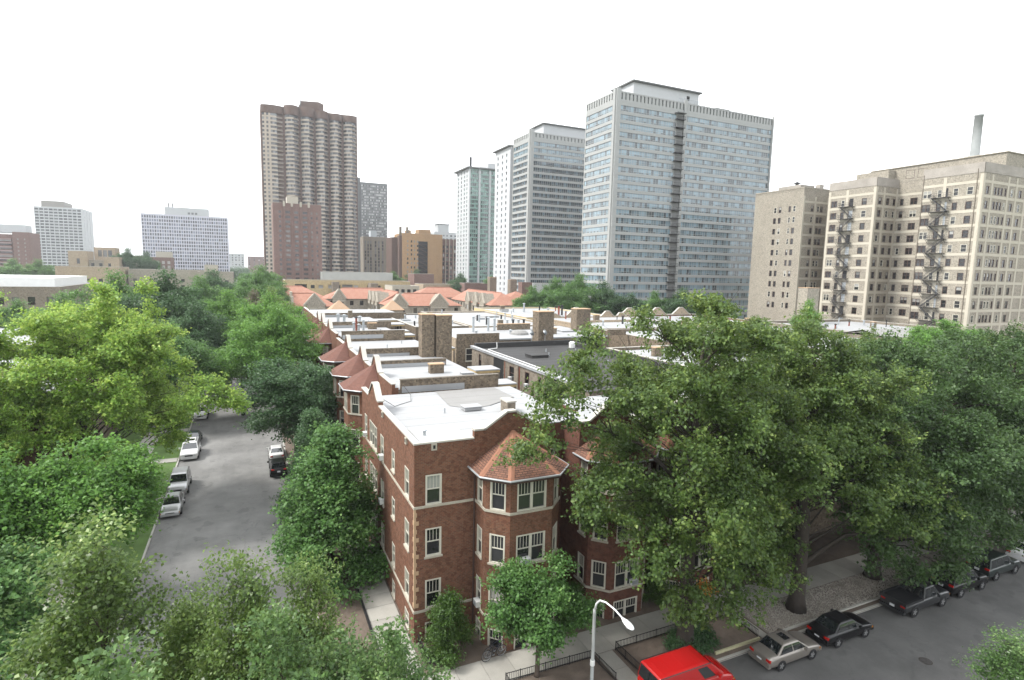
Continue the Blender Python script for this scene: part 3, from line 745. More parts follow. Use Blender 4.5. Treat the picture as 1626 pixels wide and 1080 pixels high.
porch(H1, 21.7, 24.3, 51.2, 53.8, 11.6); porch(H1, 21.7, 24.6, 56.2, 58.8); porch(H2, 23.0, 25.2, 73, 76, 12.3); porch(H3, 21.5, 24.2, 90, 93); porch(H3, 21.5, 24.8, 96, 98.8); porch(H4, 22.5, 26.0, 104, 108, 12.6); porch(H4, 22.5, 26.6, 113, 116, 12.6)
chimney(H1, 17.0, 57.2, 18.5, 58.0, 12.0, 12.95); roof_hatch(H1, 20.0, 55.6, 21.3, 56.4, 12.02, .2)
vent_pipe(H1, 19.4, 52.2, 12.0, .55, .05, DKMET, False); vent_pipe(H1, 17.9, 53.6, 12.0, .4, .05, GALV, False); vent_pipe(H1, 18.6, 60.5, 12.0, .4, .05, GALV, False)
b = MB(); b.box(12.1, 62.0, 12.0, 20.3, 62.3, 12.75); o = part(b, 'party_wall', COMMON, H1)
b = MB(); b.box(12.05, 61.95, 12.752, 20.35, 62.35, 12.84); part(b, 'coping', GREYB, o)
b = MB(); b.box(12.3, 61.97, 11.9, 20.2, 61.99, 12.45); part(b, 'flashing', FLASH, o)
chimney(H1, 19.2, 68.3, 20.8, 69.9, 11.9, 17.3); chimney(H1, 21.0, 68.0, 23.0, 69.7, 6.0, 17.2)
for x, y, h, m in ((14.2, 88.5, 1.9, GALV), (15.0, 88.8, 1.6, GALV), (15.6, 88.2, 2.3, GALV), (14.8, 89.8, 2.6, RUST)): vent_pipe(H3, x, y, 12.6, h, .17, m)
for x, y, h in ((14.0, 104, 1.9), (15.1, 104.4, 1.7), (17.6, 103.2, 1.5)): vent_pipe(H4, x, y, 12.7, h, .24, GALV)
chimney(H3, 18.0, 97.0, 19.4, 97.7, 12.6, 13.6); chimney(H4, 18.0, 118.5, 18.8, 119.3, 12.7, 14.2)
for (h_, x, y) in ((H2, 17, 78), (H2, 20, 82), (H3, 19, 92), (H4, 20, 108), (H5, 22, 128), (H5, 26, 133)): vent_pipe(h_, x, y, 12.0 if h_ is H2 else 12.7, .5, .07, GALV, False)
# ------------------------------------------------------------------ generic flat-roofed blocks
FP = {'s': lambda x0, x1, y0, y1: ((x0, y0), (x1, y0)), 'w': lambda x0, x1, y0, y1: ((x0, y1), (x0, y0)),
      'e': lambda x0, x1, y0, y1: ((x1, y0), (x1, y1)), 'n': lambda x0, x1, y0, y1: ((x1, y1), (x0, y1))}
def even(n, L, w, m0, m1=None):
    m1 = m0 if m1 is None else m1
    st = (L-m0-m1-w)/max(1, n-1) if n > 1 else 0
    return [(m0+st*i, m0+st*i+w) for i in range(n)]
def grid(cols, rows): return [(a, b, c, d) for a, b in cols for c, d in rows]
def block(root, x0, x1, y0, y1, z0, z1, wallm, roofm, wins=None, par=.45, pth=.25, copem=None, depth=.2, glass=None, panecol=None, name='wall', pane_kind='stuff', paror='swen'):
    """walls with recessed panes, a roof and a parapet; wins: face -> list of holes (u along the face, v absolute height)"""
    wins = wins or {}; w = MB(); pn = MB()
    for f in 'swen':
        facade(w, *FP[f](x0, x1, y0, y1), z0, z1, wins.get(f, ()), depth, pn, panecol or house_pane)
    wo = part(w, name, wallm, root)
    if pn.f: part(pn, 'window_panes', glass or GLASS, root, kind=pane_kind)
    r = MB(); r.face([(x0, y0, z1-.03), (x1, y0, z1-.03), (x1, y1, z1-.03), (x0, y1, z1-.03)]); part(r, 'roof', roofm, root)
    if par:
        p = MB(); c = MB(); t = pth
        for f, q in (('s', (x0, y0, x1, y0+t)), ('n', (x0, y1-t, x1, y1)), ('w', (x0, y0+t+.002, x0+t, y1-t-.002)), ('e', (x1-t, y0+t+.002, x1, y1-t-.002))):
            if f not in paror: continue
            p.box(q[0], q[1], z1-.002, q[2], q[3], z1+par); c.box(q[0]-.04, q[1]-.04, z1+par+.002, q[2]+.04, q[3]+.04, z1+par+.08)
        po = part(p, 'parapet', wallm, root); part(c, 'coping', copem or COPE, po)
    return wo
def near_windows(root, face, x0, x1, y0, y1, holes, kind='plain', fmat=None, sill=True):
    p0, p1 = FP[face](x0, x1, y0, y1); L = math.hypot(p1[0]-p0[0], p1[1]-p0[1]); dx, dy = (p1[0]-p0[0])/L, (p1[1]-p0[1])/L
    for u0, u1, v0, v1 in holes:
        u = (u0+u1)/2; window(root, p0[0]+dx*u, p0[1]+dy*u, v0, (dy, -dx), u1-u0, v1-v0, kind, sill, fmat)
def block_near(root, x0, x1, y0, y1, z0, z1, wallm, roofm, wins, kind='plain', fmat=None, **kw):
    w = MB()
    for f in 'swen': facade(w, *FP[f](x0, x1, y0, y1), z0, z1, wins.get(f, ()))
    part(w, 'wall', wallm, root)
    for f, h in wins.items(): near_windows(root, f, x0, x1, y0, y1, h, kind, fmat)
    r = MB(); r.face([(x0, y0, z1-.03), (x1, y0, z1-.03), (x1, y1, z1-.03), (x0, y1, z1-.03)]); part(r, 'roof', roofm, root)

# black tarred roof house behind the alley
M2 = thing('black_roofed_flats', 'tan brick flats with a black tarred flat roof and tall chimney', 'building', (27.7, 49, 0))
wn = [(73.2-y1, 73.2-y0, z, z+1.7) for y0, y1 in ((59.2, 60.6), (55.3, 56.4), (52.4, 53.2), (69.6, 70.6)) for z in (10.15, 6.9, 3.6)]
block_near(M2, 27.7, 43.4, 43, 73.2, -.4, 12.3, GREYB, BROOF, {'w': wn}, fmat=PIPE)
b = MB(); b.box(27.66, 62.3, 2.0, 27.695, 65.4, 12.2); part(b, 'porch_shade_panel', DARKR, M2)  # flat near-black panel paints the shade of a porch recess
b = MB(); b.box(27.66, 47.5, 2.0, 27.695, 51.5, 12.2); part(b, 'porch_shade_panel', DARKR, M2)  # second panel with recess shade painted on
b = MB(); b.box(27.5, 57.8, -.3, 27.69, 58.9, 12.2); part(b, 'pilaster', GREYB, M2)
b = MB(); b.box(27.5, 42.9, 12.3, 27.9, 73.3, 12.52); b.box(27.44, 42.85, 12.521, 27.98, 73.35, 12.6); po = part(b, 'parapet', FLASH, M2)
b = MB(); b.box(27.99, 72.6, 12.28, 43.4, 73.2, 12.95); b.box(42.8, 43, 12.28, 43.4, 72.59, 12.85); part(b, 'parapet', BROOF, M2)
chimney(M2, 38.0, 73.22, 40.5, 75.2, 8, 17.1)
b = MB(); b.tube([(28.9, 50, 12.37), (29.0, 60, 12.37), (29.0, 70.5, 12.37), (30.6, 71.2, 12.4), (30.6, 71.3, 13.2)], .06, 6); part(b, 'roof_conduit', WHITEP, M2)
roof_hatch(M2, 31.5, 62.2, 33.8, 64.2, 12.28, .35, BROOF)
for x, y in ((34.6, 63.6), (37, 60), (36, 67), (38.5, 56), (40, 66)): vent_pipe(M2, x, y, 12.28, .4, .08, GALV, False)
b = MB(); b.box(36.4, 60.5, 12.275, 39, 62, 12.285); part(b, 'grey_patch', FLASH, M2)
b = MB(); b.lathe([(.02, 12.29), (.42, 12.3), (.46, 13.0), (.30, 13.15)], 41.5, 69.5, 10); part(b, 'roof_fan', WHITEP, M2)
for y in (57.3, 61.4): 
    b = MB(); b.tube([(27.45, y, 12.2), (27.45, y, 0)], .06, 6); part(b, 'downpipe', RUST, M2)
def dish(x, y, z, label, r=.45):
    o = thing('satellite_dish', label, 'satellite dish', (x, y, z), R(25), 'satellite dishes by the chimney')
    d = MB(); pr = [(r*math.sin(a), -.22+.28*(1-math.cos(a))) for a in [R(i*12) for i in range(6)]]
    d.lathe([(max(.01, p/math.sin(R(60))), q) for p, q in pr], 0, 0, 16)
    m = d.mesh('reflector', GALV, smooth=True); q = link('reflector', m, o, (0, 0, 1.3)); q.rotation_euler = (R(62), 0, 0)
    m = MB(); m.tube([(0, .1, 0), (0, .1, 1.0), (0, .0, 1.3)], .03, 6); link('mast', m.mesh('mast', GALV), o)
    m = MB(); m.tube([(0, -.1, 1.1), (0, -.55, 1.35)], .015, 5); m.box(-.05, -.65, 1.3, .05, -.53, 1.42); link('feed_arm', m.mesh('feed_arm', DKMET), o)
dish(36.8, 72.9, 12.95, 'larger satellite dish left of the tall chimney on the black roof', .5)
dish(38.9, 72.7, 12.96, 'smaller satellite dish in front of the tall chimney on the black roof', .42)
air_conditioner(27.7, 55.85, 10.17, (-1, 0), 'white air conditioner in the middle arched window of the tan flats')
air_conditioner(27.7, 60.2, 10.17, (-1, 0), 'white air conditioner on tan flats in window beside the dark porch recess')

# brown brick rear building behind it
M3 = thing('brown_brick_flats', 'brown brick flats with a white roof behind the black roofed building', 'building', (28.4, 81.5, 0))
block_near(M3, 28.4, 56, 81.5, 99, -.4, 12.3, COMMON, WROOF, {'s': [(1.4, 3.0, 9.0, 11.0), (1.4, 3.0, 5.6, 7.6), (17, 18.4, 8.8, 10.8)]})
b = MB(); b.box(28.4, 81.5, 12.3, 35.4, 81.8, 13.25); b.box(55.7, 81.5, 12.3, 59.5, 81.8, 13.3); o = part(b, 'parapet', COMMON, M3)
b = MB(); b.box(35.41, 81.35, 12.1, 55.6, 81.49, 12.32); part(b, 'gutter', GUT, M3)
b = MB(); b.box(28.2, 81.6, 2, 28.39, 86, 12.6); part(b, 'rendered_pier', TANB, M3)
b = MB(); b.box(49.5, 81.46, 9.0, 54.5, 81.49, 12.0); part(b, 'porch_shade_panel', DARKR, M3)  # porch shade painted as a flat dark panel
for x, y, h in ((35, 92, 2.6), (38.2, 93, 2.3), (39.4, 93, 2.1), (34, 88, .6), (40.5, 88.5, .5)): vent_pipe(M3, x, y, 12.27, h, .2, GALV)
chimney(M3, 40.5, 94, 47, 94.5, 12.2, 13.3); chimney(M3, 46.5, 86, 48.2, 87, 12.2, 13.2)
chimney(M3, 54.5, 90, 57.5, 92, 6, 16.2)
roof_hatch(M3, 50.5, 88, 53, 90, 12.28, .25)
b = MB(); b.lathe([(1.6, 12.28), (1.5, 12.6), (1.0, 12.95), (.3, 13.05)], 41.5, 87, 14); part(b, 'roof_skylight', GROOF, M3)
for x, m in ((43.0, GALV), (44.2, DKMET), (45.3, GALV), (46.4, DKMET)): vent_pipe(M3, x, 95.5, 12.27, 1.6, .2, m)

def simple(name, label, x0, x1, y0, y1, h, wallm, roofm, cat='building', wins=None, group=None, par=.45, **kw):
    o = thing(name, label, cat, (x0, y0, 0), 0, group); block(o, x0, x1, y0, y1, -.4, h, wallm, roofm, wins, par, **kw); return o
rows3 = [(2, 3.8), (5.3, 7.1), (8.6, 10.4)]
N1 = simple('alley_flats', 'brown brick flats with dark rear porches between the terrace and the chimneys', 27.2, 37.5, 101, 131, 12.2, COMMON, WROOF, wins={'w': grid(even(6, 30, 1.1, 2), rows3)}, par=.2)
b = MB(); b.box(27.0, 112, 1, 27.19, 117, 12.0); b.box(27.0, 122, 1, 27.19, 128, 12.0); part(b, 'porch_shade_panel', DARKR, N1)  # rear porch shade painted as two flat dark panels
for x, y in ((30, 106), (33, 118), (35, 110)): vent_pipe(N1, x, y, 12.17, .6, .1, GALV, False)
N2 = simple('white_roofed_flats', 'tan brick flats with a wide white roof and low brick ridge walls', 39, 56.5, 101.5, 140, 11.9, TANB, WROOF, par=.3)
for x, y, h, m in ((44, 108, 1.5, DKMET), (46, 108.5, 1.7, GALV), (49, 112, 1.4, DKMET), (53, 115, 1.2, GALV)): vent_pipe(N2, x, y, 11.9, h, .2, m)
N3 = simple('yellow_stucco_flats', 'flats with a long yellow stucco side wall and white roof', 58, 82, 118, 152, 12.0, mat_plain('yellow_stucco', (.62, .49, .27), .9, .15, .6, 8), WROOF, par=.3)
for x, y, h, m in ((67, 138, 2.2, GALV), (69, 128, 1.6, GALV), (71, 126, 2.3, RUST), (72.5, 127, 2.4, DKMET)): vent_pipe(N3, x, y, 12, h, .25, m)
N4 = simple('tan_gabled_flats', 'long white roofed flats with tan pointed parapets before the glass towers', 60, 84.5, 92, 116, 12.3, TANB, WROOF, par=.0)
pw = MB(); pc = MB()
Wn = lambda u, w: (u, 116-w)
for c, hw, zp in ((64, 3.0, 13.3), (70.2, 4.2, 14.6), (79, 2.6, 13.7), (83, 1.6, 13.3)): gable_top(pw, pc, Wn, c, hw, 12.2, zp, step=.25, flat=.5)
pw.box(60, 115.7, 12.2, 84.5, 115.99, 12.5); part(pw, 'pointed_parapet', TANB, N4)
part(pc, 'coping', COPE, N4)
b = MB(); b.box(60, 92, 12.25, 60.3, 115.6, 12.6); b.box(64, 104, 12.25, 78, 104.3, 12.75); part(b, 'parapet', TANB, N4)
chimney(N4, 66, 110, 67.2, 111, 12.2, 13.8); vent_pipe(N4, 72, 100, 12.2, 1.6, .2, DKMET); vent_pipe(N4, 75, 98, 12.2, 1.2, .2, RUST)
N5 = simple('red_gabled_flats', 'red brick flats with pointed cream edged parapets half hidden by the elm', 86, 112, 100, 122, 11.8, RED, WROOF, par=.35, copem=COPE)
pw = MB(); pc = MB(); Wn2 = lambda u, w: (u, 100-w)
for c, hw, zp in ((89.5, 3.6, 13.4), (95.8, 3.4, 13.2)): gable_top(pw, pc, Wn2, c, hw, 11.7, zp, step=.2, flat=.4)
part(pw, 'pointed_parapet', RED, N5); part(pc, 'coping', COPE, N5)
pw = MB(); pc = MB(); Wn3 = lambda u, w: (u, 122-w)
for c in (90, 99, 107): gable_top(pw, pc, Wn3, c, 4.0, 11.7, 14.0, step=.5, flat=.6)
part(pw, 'pointed_parapet', TANB, N5); part(pc, 'coping', COPE, N5)
N6 = simple('street_front_flats', 'brick flats with a white roof glimpsed through the elm branches', 45, 72, 33, 66, 12.2, COMMON, WROOF, par=.35)
N7 = simple('grey_white_roofed_flats', 'brick flats with grey and white flat roofs in front of the beige hotel block', 74, 104, 33, 72, 12.3, COMMON, WROOF, par=.5)
N8 = simple('white_roofed_annex', 'low building with white roof and brick chimney beside the beige block', 106, 138, 70, 95, 12.2, GREYB, WROOF, par=.5)
chimney(N8, 118.5, 92.5, 122.5, 95, 6, 20.5, BEIGEB)
b = MB(); b.box(100, 62, 11, 117, 69.9, 12.9); part(b, 'low_shed', GREYB, N8)
b = MB(); b.face([(99.6, 61.8, 12.92), (117.4, 61.8, 12.92), (117.4, 66, 13.9), (99.6, 66, 13.9)]); b.face([(99.6, 66, 13.9), (117.4, 66, 13.9), (117.4, 70.2, 12.92), (99.6, 70.2, 12.92)]); part(b, 'shed_roof', GROOF, N8)
N9 = simple('far_alley_flats', 'white roofed brick flats in the middle of the block behind the terrace', 60, 84, 68, 90, 11.9, COMMON, WROOF, par=.4)
N10 = simple('mid_block_flats', 'grey roofed flats in the block just before the glass towers', 86, 108, 74, 98, 12.0, TANB, WROOF, par=.4)
for o_, pts in ((N6, ((50, 40), (60, 55), (66, 44))), (N7, ((80, 50), (92, 60))), (N9, ((64, 75), (72, 82))), (N10, ((92, 84), (100, 90))), (N8, ((124, 80), (130, 86)))):
    for x, y in pts: vent_pipe(o_, x, y, 12.0, 1.2, .2, GALV)

rq = random.Random(31)                                        # flues, hatches and low walls on the far white roofs
for o_, x0, x1, y0, y1, z in ((N1, 28, 37, 102, 130, 12.17), (N2, 40, 56, 103, 138, 11.87), (N3, 60, 81, 120, 150, 11.97), (N4, 61, 83, 93, 114, 12.27), (N5, 88, 110, 102, 120, 11.77), (N6, 46, 71, 42, 65, 12.17), (N8, 108, 136, 72, 90, 12.17), (N9, 61, 83, 69, 89, 11.87), (N10, 87, 107, 75, 97, 11.97)):
    for k in range(5): vent_pipe(o_, rq.uniform(x0, x1), rq.uniform(y0, y1), z, rq.uniform(.5, 1.7), rq.uniform(.08, .2), rq.choice((GALV, DKMET, GALV, RUST)), rq.random() < .6)
    for k in range(2):
        x, y = rq.uniform(x0, x1-3), rq.uniform(y0, y1-2); roof_hatch(o_, x, y, x+rq.uniform(1, 2.4), y+rq.uniform(.8, 1.6), z, rq.uniform(.25, .6), rq.choice((GROOF, FLASH)))
    x, y = rq.uniform(x0, x1-6), rq.uniform(y0+3, y1-3); chimney(o_, x, y, x+rq.uniform(.9, 1.5), y+.8, z-.1, z+rq.uniform(.9, 1.6))
    pt = MB(); x, y = rq.uniform(x0, x1-5), rq.uniform(y0, y1-5); pt.face([(x, y, z+.012), (x+4.5, y, z+.012), (x+5, y+4, z+.012), (x+.3, y+4.4, z+.012)]); part(pt, 'grey_patch', GROOF, o_)
# ------------------------------------------------------------------ courtyard flats with orange tile roofs
def tile_wing(root, x0, x1, y0, y1, ze, zr, axis, hip0=True, hip1=True, wallm=None, wins=True):
    wallm = wallm or BEIGEB
    w = MB(); pn = MB(); r3 = [(ze-2.4, ze-.7), (ze-5.8, ze-4.0), (ze-9.2, ze-7.4)]
    for f in 'swen':
        p0, p1 = FP[f](x0, x1, y0, y1); L = math.hypot(p1[0]-p0[0], p1[1]-p0[1])
        n = max(2, int(L/3.1)); facade(w, p0, p1, -.4, ze, grid(even(n, L, 1.3, .9), r3) if wins and f != 'n' else (), .2, pn, house_pane)
    part(w, 'wall', wallm, root); part(pn, 'window_panes', GLASS, root, kind='stuff')
    oh = .5; X0, X1, Y0, Y1 = x0-oh, x1+oh, y0-oh, y1+oh; r = MB()
    if axis == 'x':
        ym = (Y0+Y1)/2; k = (Y1-Y0)/2; a = (X0+(k if hip0 else 0), ym, zr); c = (X1-(k if hip1 else 0), ym, zr)
        r.face([(X0, Y0, ze), (X1, Y0, ze), c, a]); r.face([(X1, Y1, ze), (X0, Y1, ze), a, c]); r.face([(X0, Y1, ze), (X0, Y0, ze), a]); r.face([(X1, Y0, ze), (X1, Y1, ze), c])
    else:
        xm = (X0+X1)/2; k = (X1-X0)/2; a = (xm, Y0+(k if hip0 else 0), zr); c = (xm, Y1-(k if hip1 else 0), zr)
        r.face([(X0, Y1, ze), (X0, Y0, ze), a, c]); r.face([(X1, Y0, ze), (X1, Y1, ze), c, a]); r.face([(X0, Y0, ze), (X1, Y0, ze), a]); r.face([(X1, Y1, ze), (X0, Y1, ze), c])
    ro = part(r, 'tiled_roof', TILE, root)
    e = MB(); e.face([(X0, Y0, ze-.01), (X0, Y1, ze-.01), (X1, Y1, ze-.01), (X1, Y0, ze-.01)]); part(e, 'eaves', FASC, ro)
    rc = MB(); rc.tube([tuple(Vector(a)+Vector((0, 0, .05))), tuple(Vector(c)+Vector((0, 0, .05)))], .18, 6); part(rc, 'ridge_tiles', TILE, ro)
def front_gable(root, W, c, hw, ze, zp, proj=.9):
    """flat fronted cream edged gable standing before a roof"""
    w = MB(); cp = MB(); pn = MB()
    P = lambda u, z, q: (*W(u, q), z)
    pts = [(c-hw, -.4), (c+hw, -.4), (c+hw, ze+.5), (c, zp), (c-hw, ze+.5)]
    w.face([P(u, z, proj) for u, z in pts])
    w.face([P(c-hw, -.4, -.5), P(c-hw, -.4, proj), P(c-hw, ze+.5, proj), P(c-hw, ze+.5, -.5)]); w.face([P(c+hw, -.4, proj), P(c+hw, -.4, -.5), P(c+hw, ze+.5, -.5), P(c+hw, ze+.5, proj)])
    w.face([P(c-hw, ze+.5, proj), P(c, zp, proj), P(c, zp, -3.5), P(c-hw, ze+.5, -3.5)]); w.face([P(c, zp, proj), P(c+hw, ze+.5, proj), P(c+hw, ze+.5, -3.5), P(c, zp, -3.5)])
    g_ = part(w, 'gable', BEIGEB, root)
    for (u0, z0, u1, z1) in ((c-hw-.35, ze+.35, c-hw+.3, ze+.6), (c+hw-.3, ze+.35, c+hw+.35, ze+.6)):
        a, b_ = P(u0, z0, proj+.1), P(u1, z1, proj-.5); cp.box(min(a[0], b_[0]), min(a[1], b_[1]), z0, max(a[0], b_[0]), max(a[1], b_[1]), z1)
    for sgn in (-1, 1):
        cp.beam(P(c+sgn*(hw+.1), ze+.5, proj-.15), P(c, zp+.12, proj-.15), .6, .4)
    cp.beam(P(c-hw, ze-.5, proj+.06), P(c+hw, ze-.5, proj+.06), .2, .3)
    part(cp, 'gable_coping', STONE, g_)
    for k in (-1, 1):
        u = c+k*hw*.42
        pn.face([P(u-.5, ze-2.6, proj+.03), P(u+.5, ze-2.6, proj+.03), P(u+.5, ze-1.0, proj+.03), P(u-.5, ze-1.0, proj+.03)], house_pane())
    part(pn, 'window', GLASS, g_)
Ws_ = lambda y: (lambda u, w: (u, y-w)); Ww_ = lambda x: (lambda u, w: (x-w, -u))
O1 = thing('orange_tiled_flats', 'beige flats with orange tiled roof and one front gable at the street end', 'building', (11, 180, 0), 0, 'orange tiled courtyard flats')
tile_wing(O1, 11.6, 24.0, 180.5, 192, 11, 14.7, 'x', False, True); front_gable(O1, Ws_(180.5), 17.5, 3.0, 11, 14.8)
b = MB(); b.box(11.0, 180, -.4, 11.58, 193, 12.0); b.box(11.0, 184.5, 12.001, 11.58, 188, 15.2); b.box(10.95, 180.0, 12.002, 11.6, 181.5, 14.0); part(b, 'end_wall', STONE, O1)
O2 = thing('orange_tiled_flats', 'beige flats with orange tiled roof, farther wing behind the street end gable', 'building', (11, 236, 0), 0, 'orange tiled courtyard flats')
tile_wing(O2, 11.6, 26, 236, 250, 11.3, 15, 'x', False, True)
b = MB(); b.box(11.0, 235.5, -.4, 11.58, 251, 14.4); part(b, 'end_wall', STONE, O2)
O3 = thing('orange_tiled_flats', 'beige flats with orange roof and gable at the back of the first court', 'building', (24.5, 214, 0), 0, 'orange tiled courtyard flats')
tile_wing(O3, 25, 46, 214, 227, 11.5, 15.2, 'x', True, False); front_gable(O3, Ws_(214), 29.2, 2.3, 11.3, 15.0)
O4 = thing('orange_tiled_flats', 'beige flats with long orange roof and two front gables mid block', 'building', (40, 180, 0), 0, 'orange tiled courtyard flats')
tile_wing(O4, 40, 64, 180.5, 193, 11, 14.8, 'x', True, True); front_gable(O4, Ws_(180.5), 43.2, 2.7, 11, 14.8); front_gable(O4, Ws_(180.5), 56.4, 3.0, 11, 14.8)
O5 = thing('orange_tiled_flats', 'orange roofed side wing with gables facing the first court', 'building', (40, 194, 0), 0, 'orange tiled courtyard flats')
tile_wing(O5, 40, 52, 193.6, 213.4, 11, 14.9, 'y', False, False)
for u in (197, 203, 209.5): front_gable(O5, Ww_(40), -u, 1.7, 11, 14.6)
O6 = thing('orange_tiled_flats', 'orange roofed flats at the back of the second court', 'building', (62, 224, 0), 0, 'orange tiled courtyard flats')
tile_wing(O6, 60, 84, 224, 238, 11.5, 15.4, 'x', True, True)
O7 = thing('orange_tiled_flats', 'orange roofed wing with a row of gables facing the second court', 'building', (75, 180, 0), 0, 'orange tiled courtyard flats')
tile_wing(O7, 75, 89, 180.5, 222, 11, 15.0, 'y', True, False)
for u in (187, 194, 202): front_gable(O7, Ww_(75), -u, 2.0, 11, 14.8)
O8 = thing('orange_tiled_flats', 'orange roofed flats farthest right beside the twin brick chimneys', 'building', (92, 205, 0), 0, 'orange tiled courtyard flats')
tile_wing(O8, 92, 108, 206, 222, 10.5, 14.6, 'x', True, True)
chimney(O8, 92.5, 224, 95.5, 227, 8, 20, GREYB); chimney(O8, 102, 224, 105, 227, 8, 19, GREYB)
for (x, y, lb) in ((22.5, 165, 'low pyramid of pale tan tiles just before the street end gable'), (37.5, 165, 'low pyramid of pale tan tiles before the court windows')):
    o = thing('pyramid_roofed_bay', lb, 'building', (x, y, 0), 0, 'pale pyramid roofs')
    b = MB(); b.box(x-2.6, y-2.6, -.4, x+2.6, y+2.6, 11.0); part(b, 'wall', BEIGEB, o)
    b = MB()
    for i in range(4):
        c4 = [(x-3, y-3), (x+3, y-3), (x+3, y+3), (x-3, y+3)]; b.face([(*c4[i], 11.002), (*c4[(i+1) % 4], 11.002), (x, y, 13.8)])
    part(b, 'tiled_roof', TANR, o)

# ------------------------------------------------------------------ beige apartment block with fire escapes
BG = thing('beige_apartment_block', 'large beige brick apartment block with pale bands, fire escapes and a smokestack', 'building', (150, 75, 0))
ZT = 49.2; nf = 14; FH = 3.25
rowsB = [(ZT-6.6-FH*k+.0, ZT-6.6-FH*k+1.75) for k in range(10)]
BAND = mat_plain('cream_band_paint', (.53, .488, .40), .85, .12, .4, 6)
bw = MB(); bands = MB()
def bface(p0, p1, groups, pil, plain=False):
    """groups: window openings (u0, u1, kind); pil: pilaster centres; band courses at every floor"""
    dx, dy = p1[0]-p0[0], p1[1]-p0[1]; L = math.hypot(dx, dy); dx /= L; dy /= L; n = (dy, -dx)
    hs = [(u0, u1, *r) for u0, u1, k in groups for r in rowsB]
    facade(bw, p0, p1, -.4, ZT, hs, .16)
    for u0, u1, k in groups:
        for r in rowsB: window(BG, p0[0]+dx*(u0+u1)/2, p0[1]+dy*(u0+u1)/2, r[0], n, u1-u0, r[1]-r[0], k, False, PIPE if RND.random() < .7 else FRAME, RND.choice((0, 3, 5, 6, 2, 0, 3, 1)))
    if plain: return
    B = lambda u, w: (p0[0]+dx*u+n[0]*w, p0[1]+dy*u+n[1]*w)
    for k in range(13):
        z = ZT-3.55-FH*k
        a, b_, c, d_ = B(0, .05), B(L, .05), B(L, -.01), B(0, -.01)
        bands.face([(*a, z-.62), (*b_, z-.62), (*b_, z), (*a, z)]); bands.face([(*a, z), (*b_, z), (*c, z), (*d_, z)]); bands.face([(*d_, z-.62), (*c, z-.62), (*b_, z-.62), (*a, z-.62)])
    for u in pil:
        a, b_ = B(max(0, u-.35), .07), B(min(L, u+.35), .07)
        bands.face([(*a, -.4), (*b_, -.4), (*b_, ZT-2.2), (*a, ZT-2.2)])
        bands.face([(*B(max(0, u-.35), 0), -.4), (*a, -.4), (*a, ZT-2.2), (*B(max(0, u-.35), 0), ZT-2.2)]); bands.face([(*b_, -.4), (*B(min(L, u+.35), 0), -.4), (*B(min(L, u+.35), 0), ZT-2.2), (*b_, ZT-2.2)])
S1 = 'plain'
bface((150, 139), (150, 121), [(7.6, 8.6, S1), (9.4, 10.4, S1), (13.0, 13.8, S1), (14.5, 15.5, S1)], (), True)
bface((150, 121), (161.3, 121), [(3.4, 4.5, S1), (6.0, 7.1, S1), (7.4, 8.5, S1)], (.3, 5.2, 10.8))
bface((150, 112.8), (150, 99.3), [(.9, 2.7, 'double'), (3.9, 4.9, S1), (6.2, 7.2, S1), (9.8, 11.2, S1)], (.3, 5.6, 13.2))
bface((150, 99.3), (159, 99.3), [(1.2, 2.4, S1), (4.4, 5.6, S1), (7.2, 8.2, S1)], (.3, 3.4, 8.7))
bface((159, 99.3), (159, 87.9), [(.8, 1.7, S1), (3.4, 5.2, 'double'), (8.0, 9.4, S1)], (6.8,))
bface((159, 87.9), (150, 87.9), [], ())
bface((150, 87.9), (150, 75.1), [(.3, 2.2, 'double'), (3.5, 4.5, S1), (6.9, 8.0, S1), (9.7, 11.0, S1)], (5.0, 12.5))
bface((150, 75.1), (190, 75.1), [(1.4, 2.5, S1), (4.6, 5.5, S1), (5.9, 6.8, S1), (7.2, 8.1, S1), (9.0, 9.7, S1), (11.6, 12.7, S1), (15.0, 16.2, S1)], (.3, 3.6, 10.3, 13.8, 17.8, 21.8))
facade(bw, (161.3, 121), (161.3, 112.8), -.4, ZT); facade(bw, (161.3, 112.8), (150, 112.8), -.4, ZT); facade(bw, (190, 75.1), (190, 139), -.4, ZT); facade(bw, (190, 139), (150, 139), -.4, ZT)
part(bw, 'wall', BEIGEB, BG); part(bands, 'band_courses', BAND, BG)
b = MB(); b.prism([(150, 75.1), (190, 75.1), (190, 139), (150, 139), (150, 121), (161.3, 121), (161.3, 112.8), (150, 112.8), (150, 99.3), (159, 99.3), (159, 87.9), (150, 87.9)], ZT-.5, ZT-.45); part(b, 'roof', GROOF, BG)
GP = mat_plain('grey_patched_render', (.37, .34, .30), .9, .3, .3, 5)
for (p0, p1) in (((150, 112.8), (150, 99.3)), ((150, 99.3), (159, 99.3)), ((150, 87.9), (150, 75.1)), ((150, 75.1), (190, 75.1))):
    b = MB(); dx, dy = p1[0]-p0[0], p1[1]-p0[1]; L = math.hypot(dx, dy); n = (dy/L, -dx/L)
    o2 = lambda q, w: (q[0]+n[0]*w, q[1]+n[1]*w)
    A, C = o2(p0, .08), o2(p1, .08); D, E_ = o2(p0, -.3), o2(p1, -.3)
    b.face([(*A, ZT-1.9), (*C, ZT-1.9), (*C, ZT+.3), (*A, ZT+.3)]); b.face([(*A, ZT+.3), (*C, ZT+.3), (*E_, ZT+.3), (*D, ZT+.3)]); b.face([(*E_, ZT-1.9), (*D, ZT-1.9), (*D, ZT+.3), (*E_, ZT+.3)])
    part(b, 'parapet', GP, BG)
b = MB(); b.box(149.9, 120.9, ZT+.002, 161.4, 121.3, ZT+.4); b.box(149.9, 121.31, ZT+.002, 150.3, 139, ZT+.4); part(b, 'parapet', BEIGEB, BG)
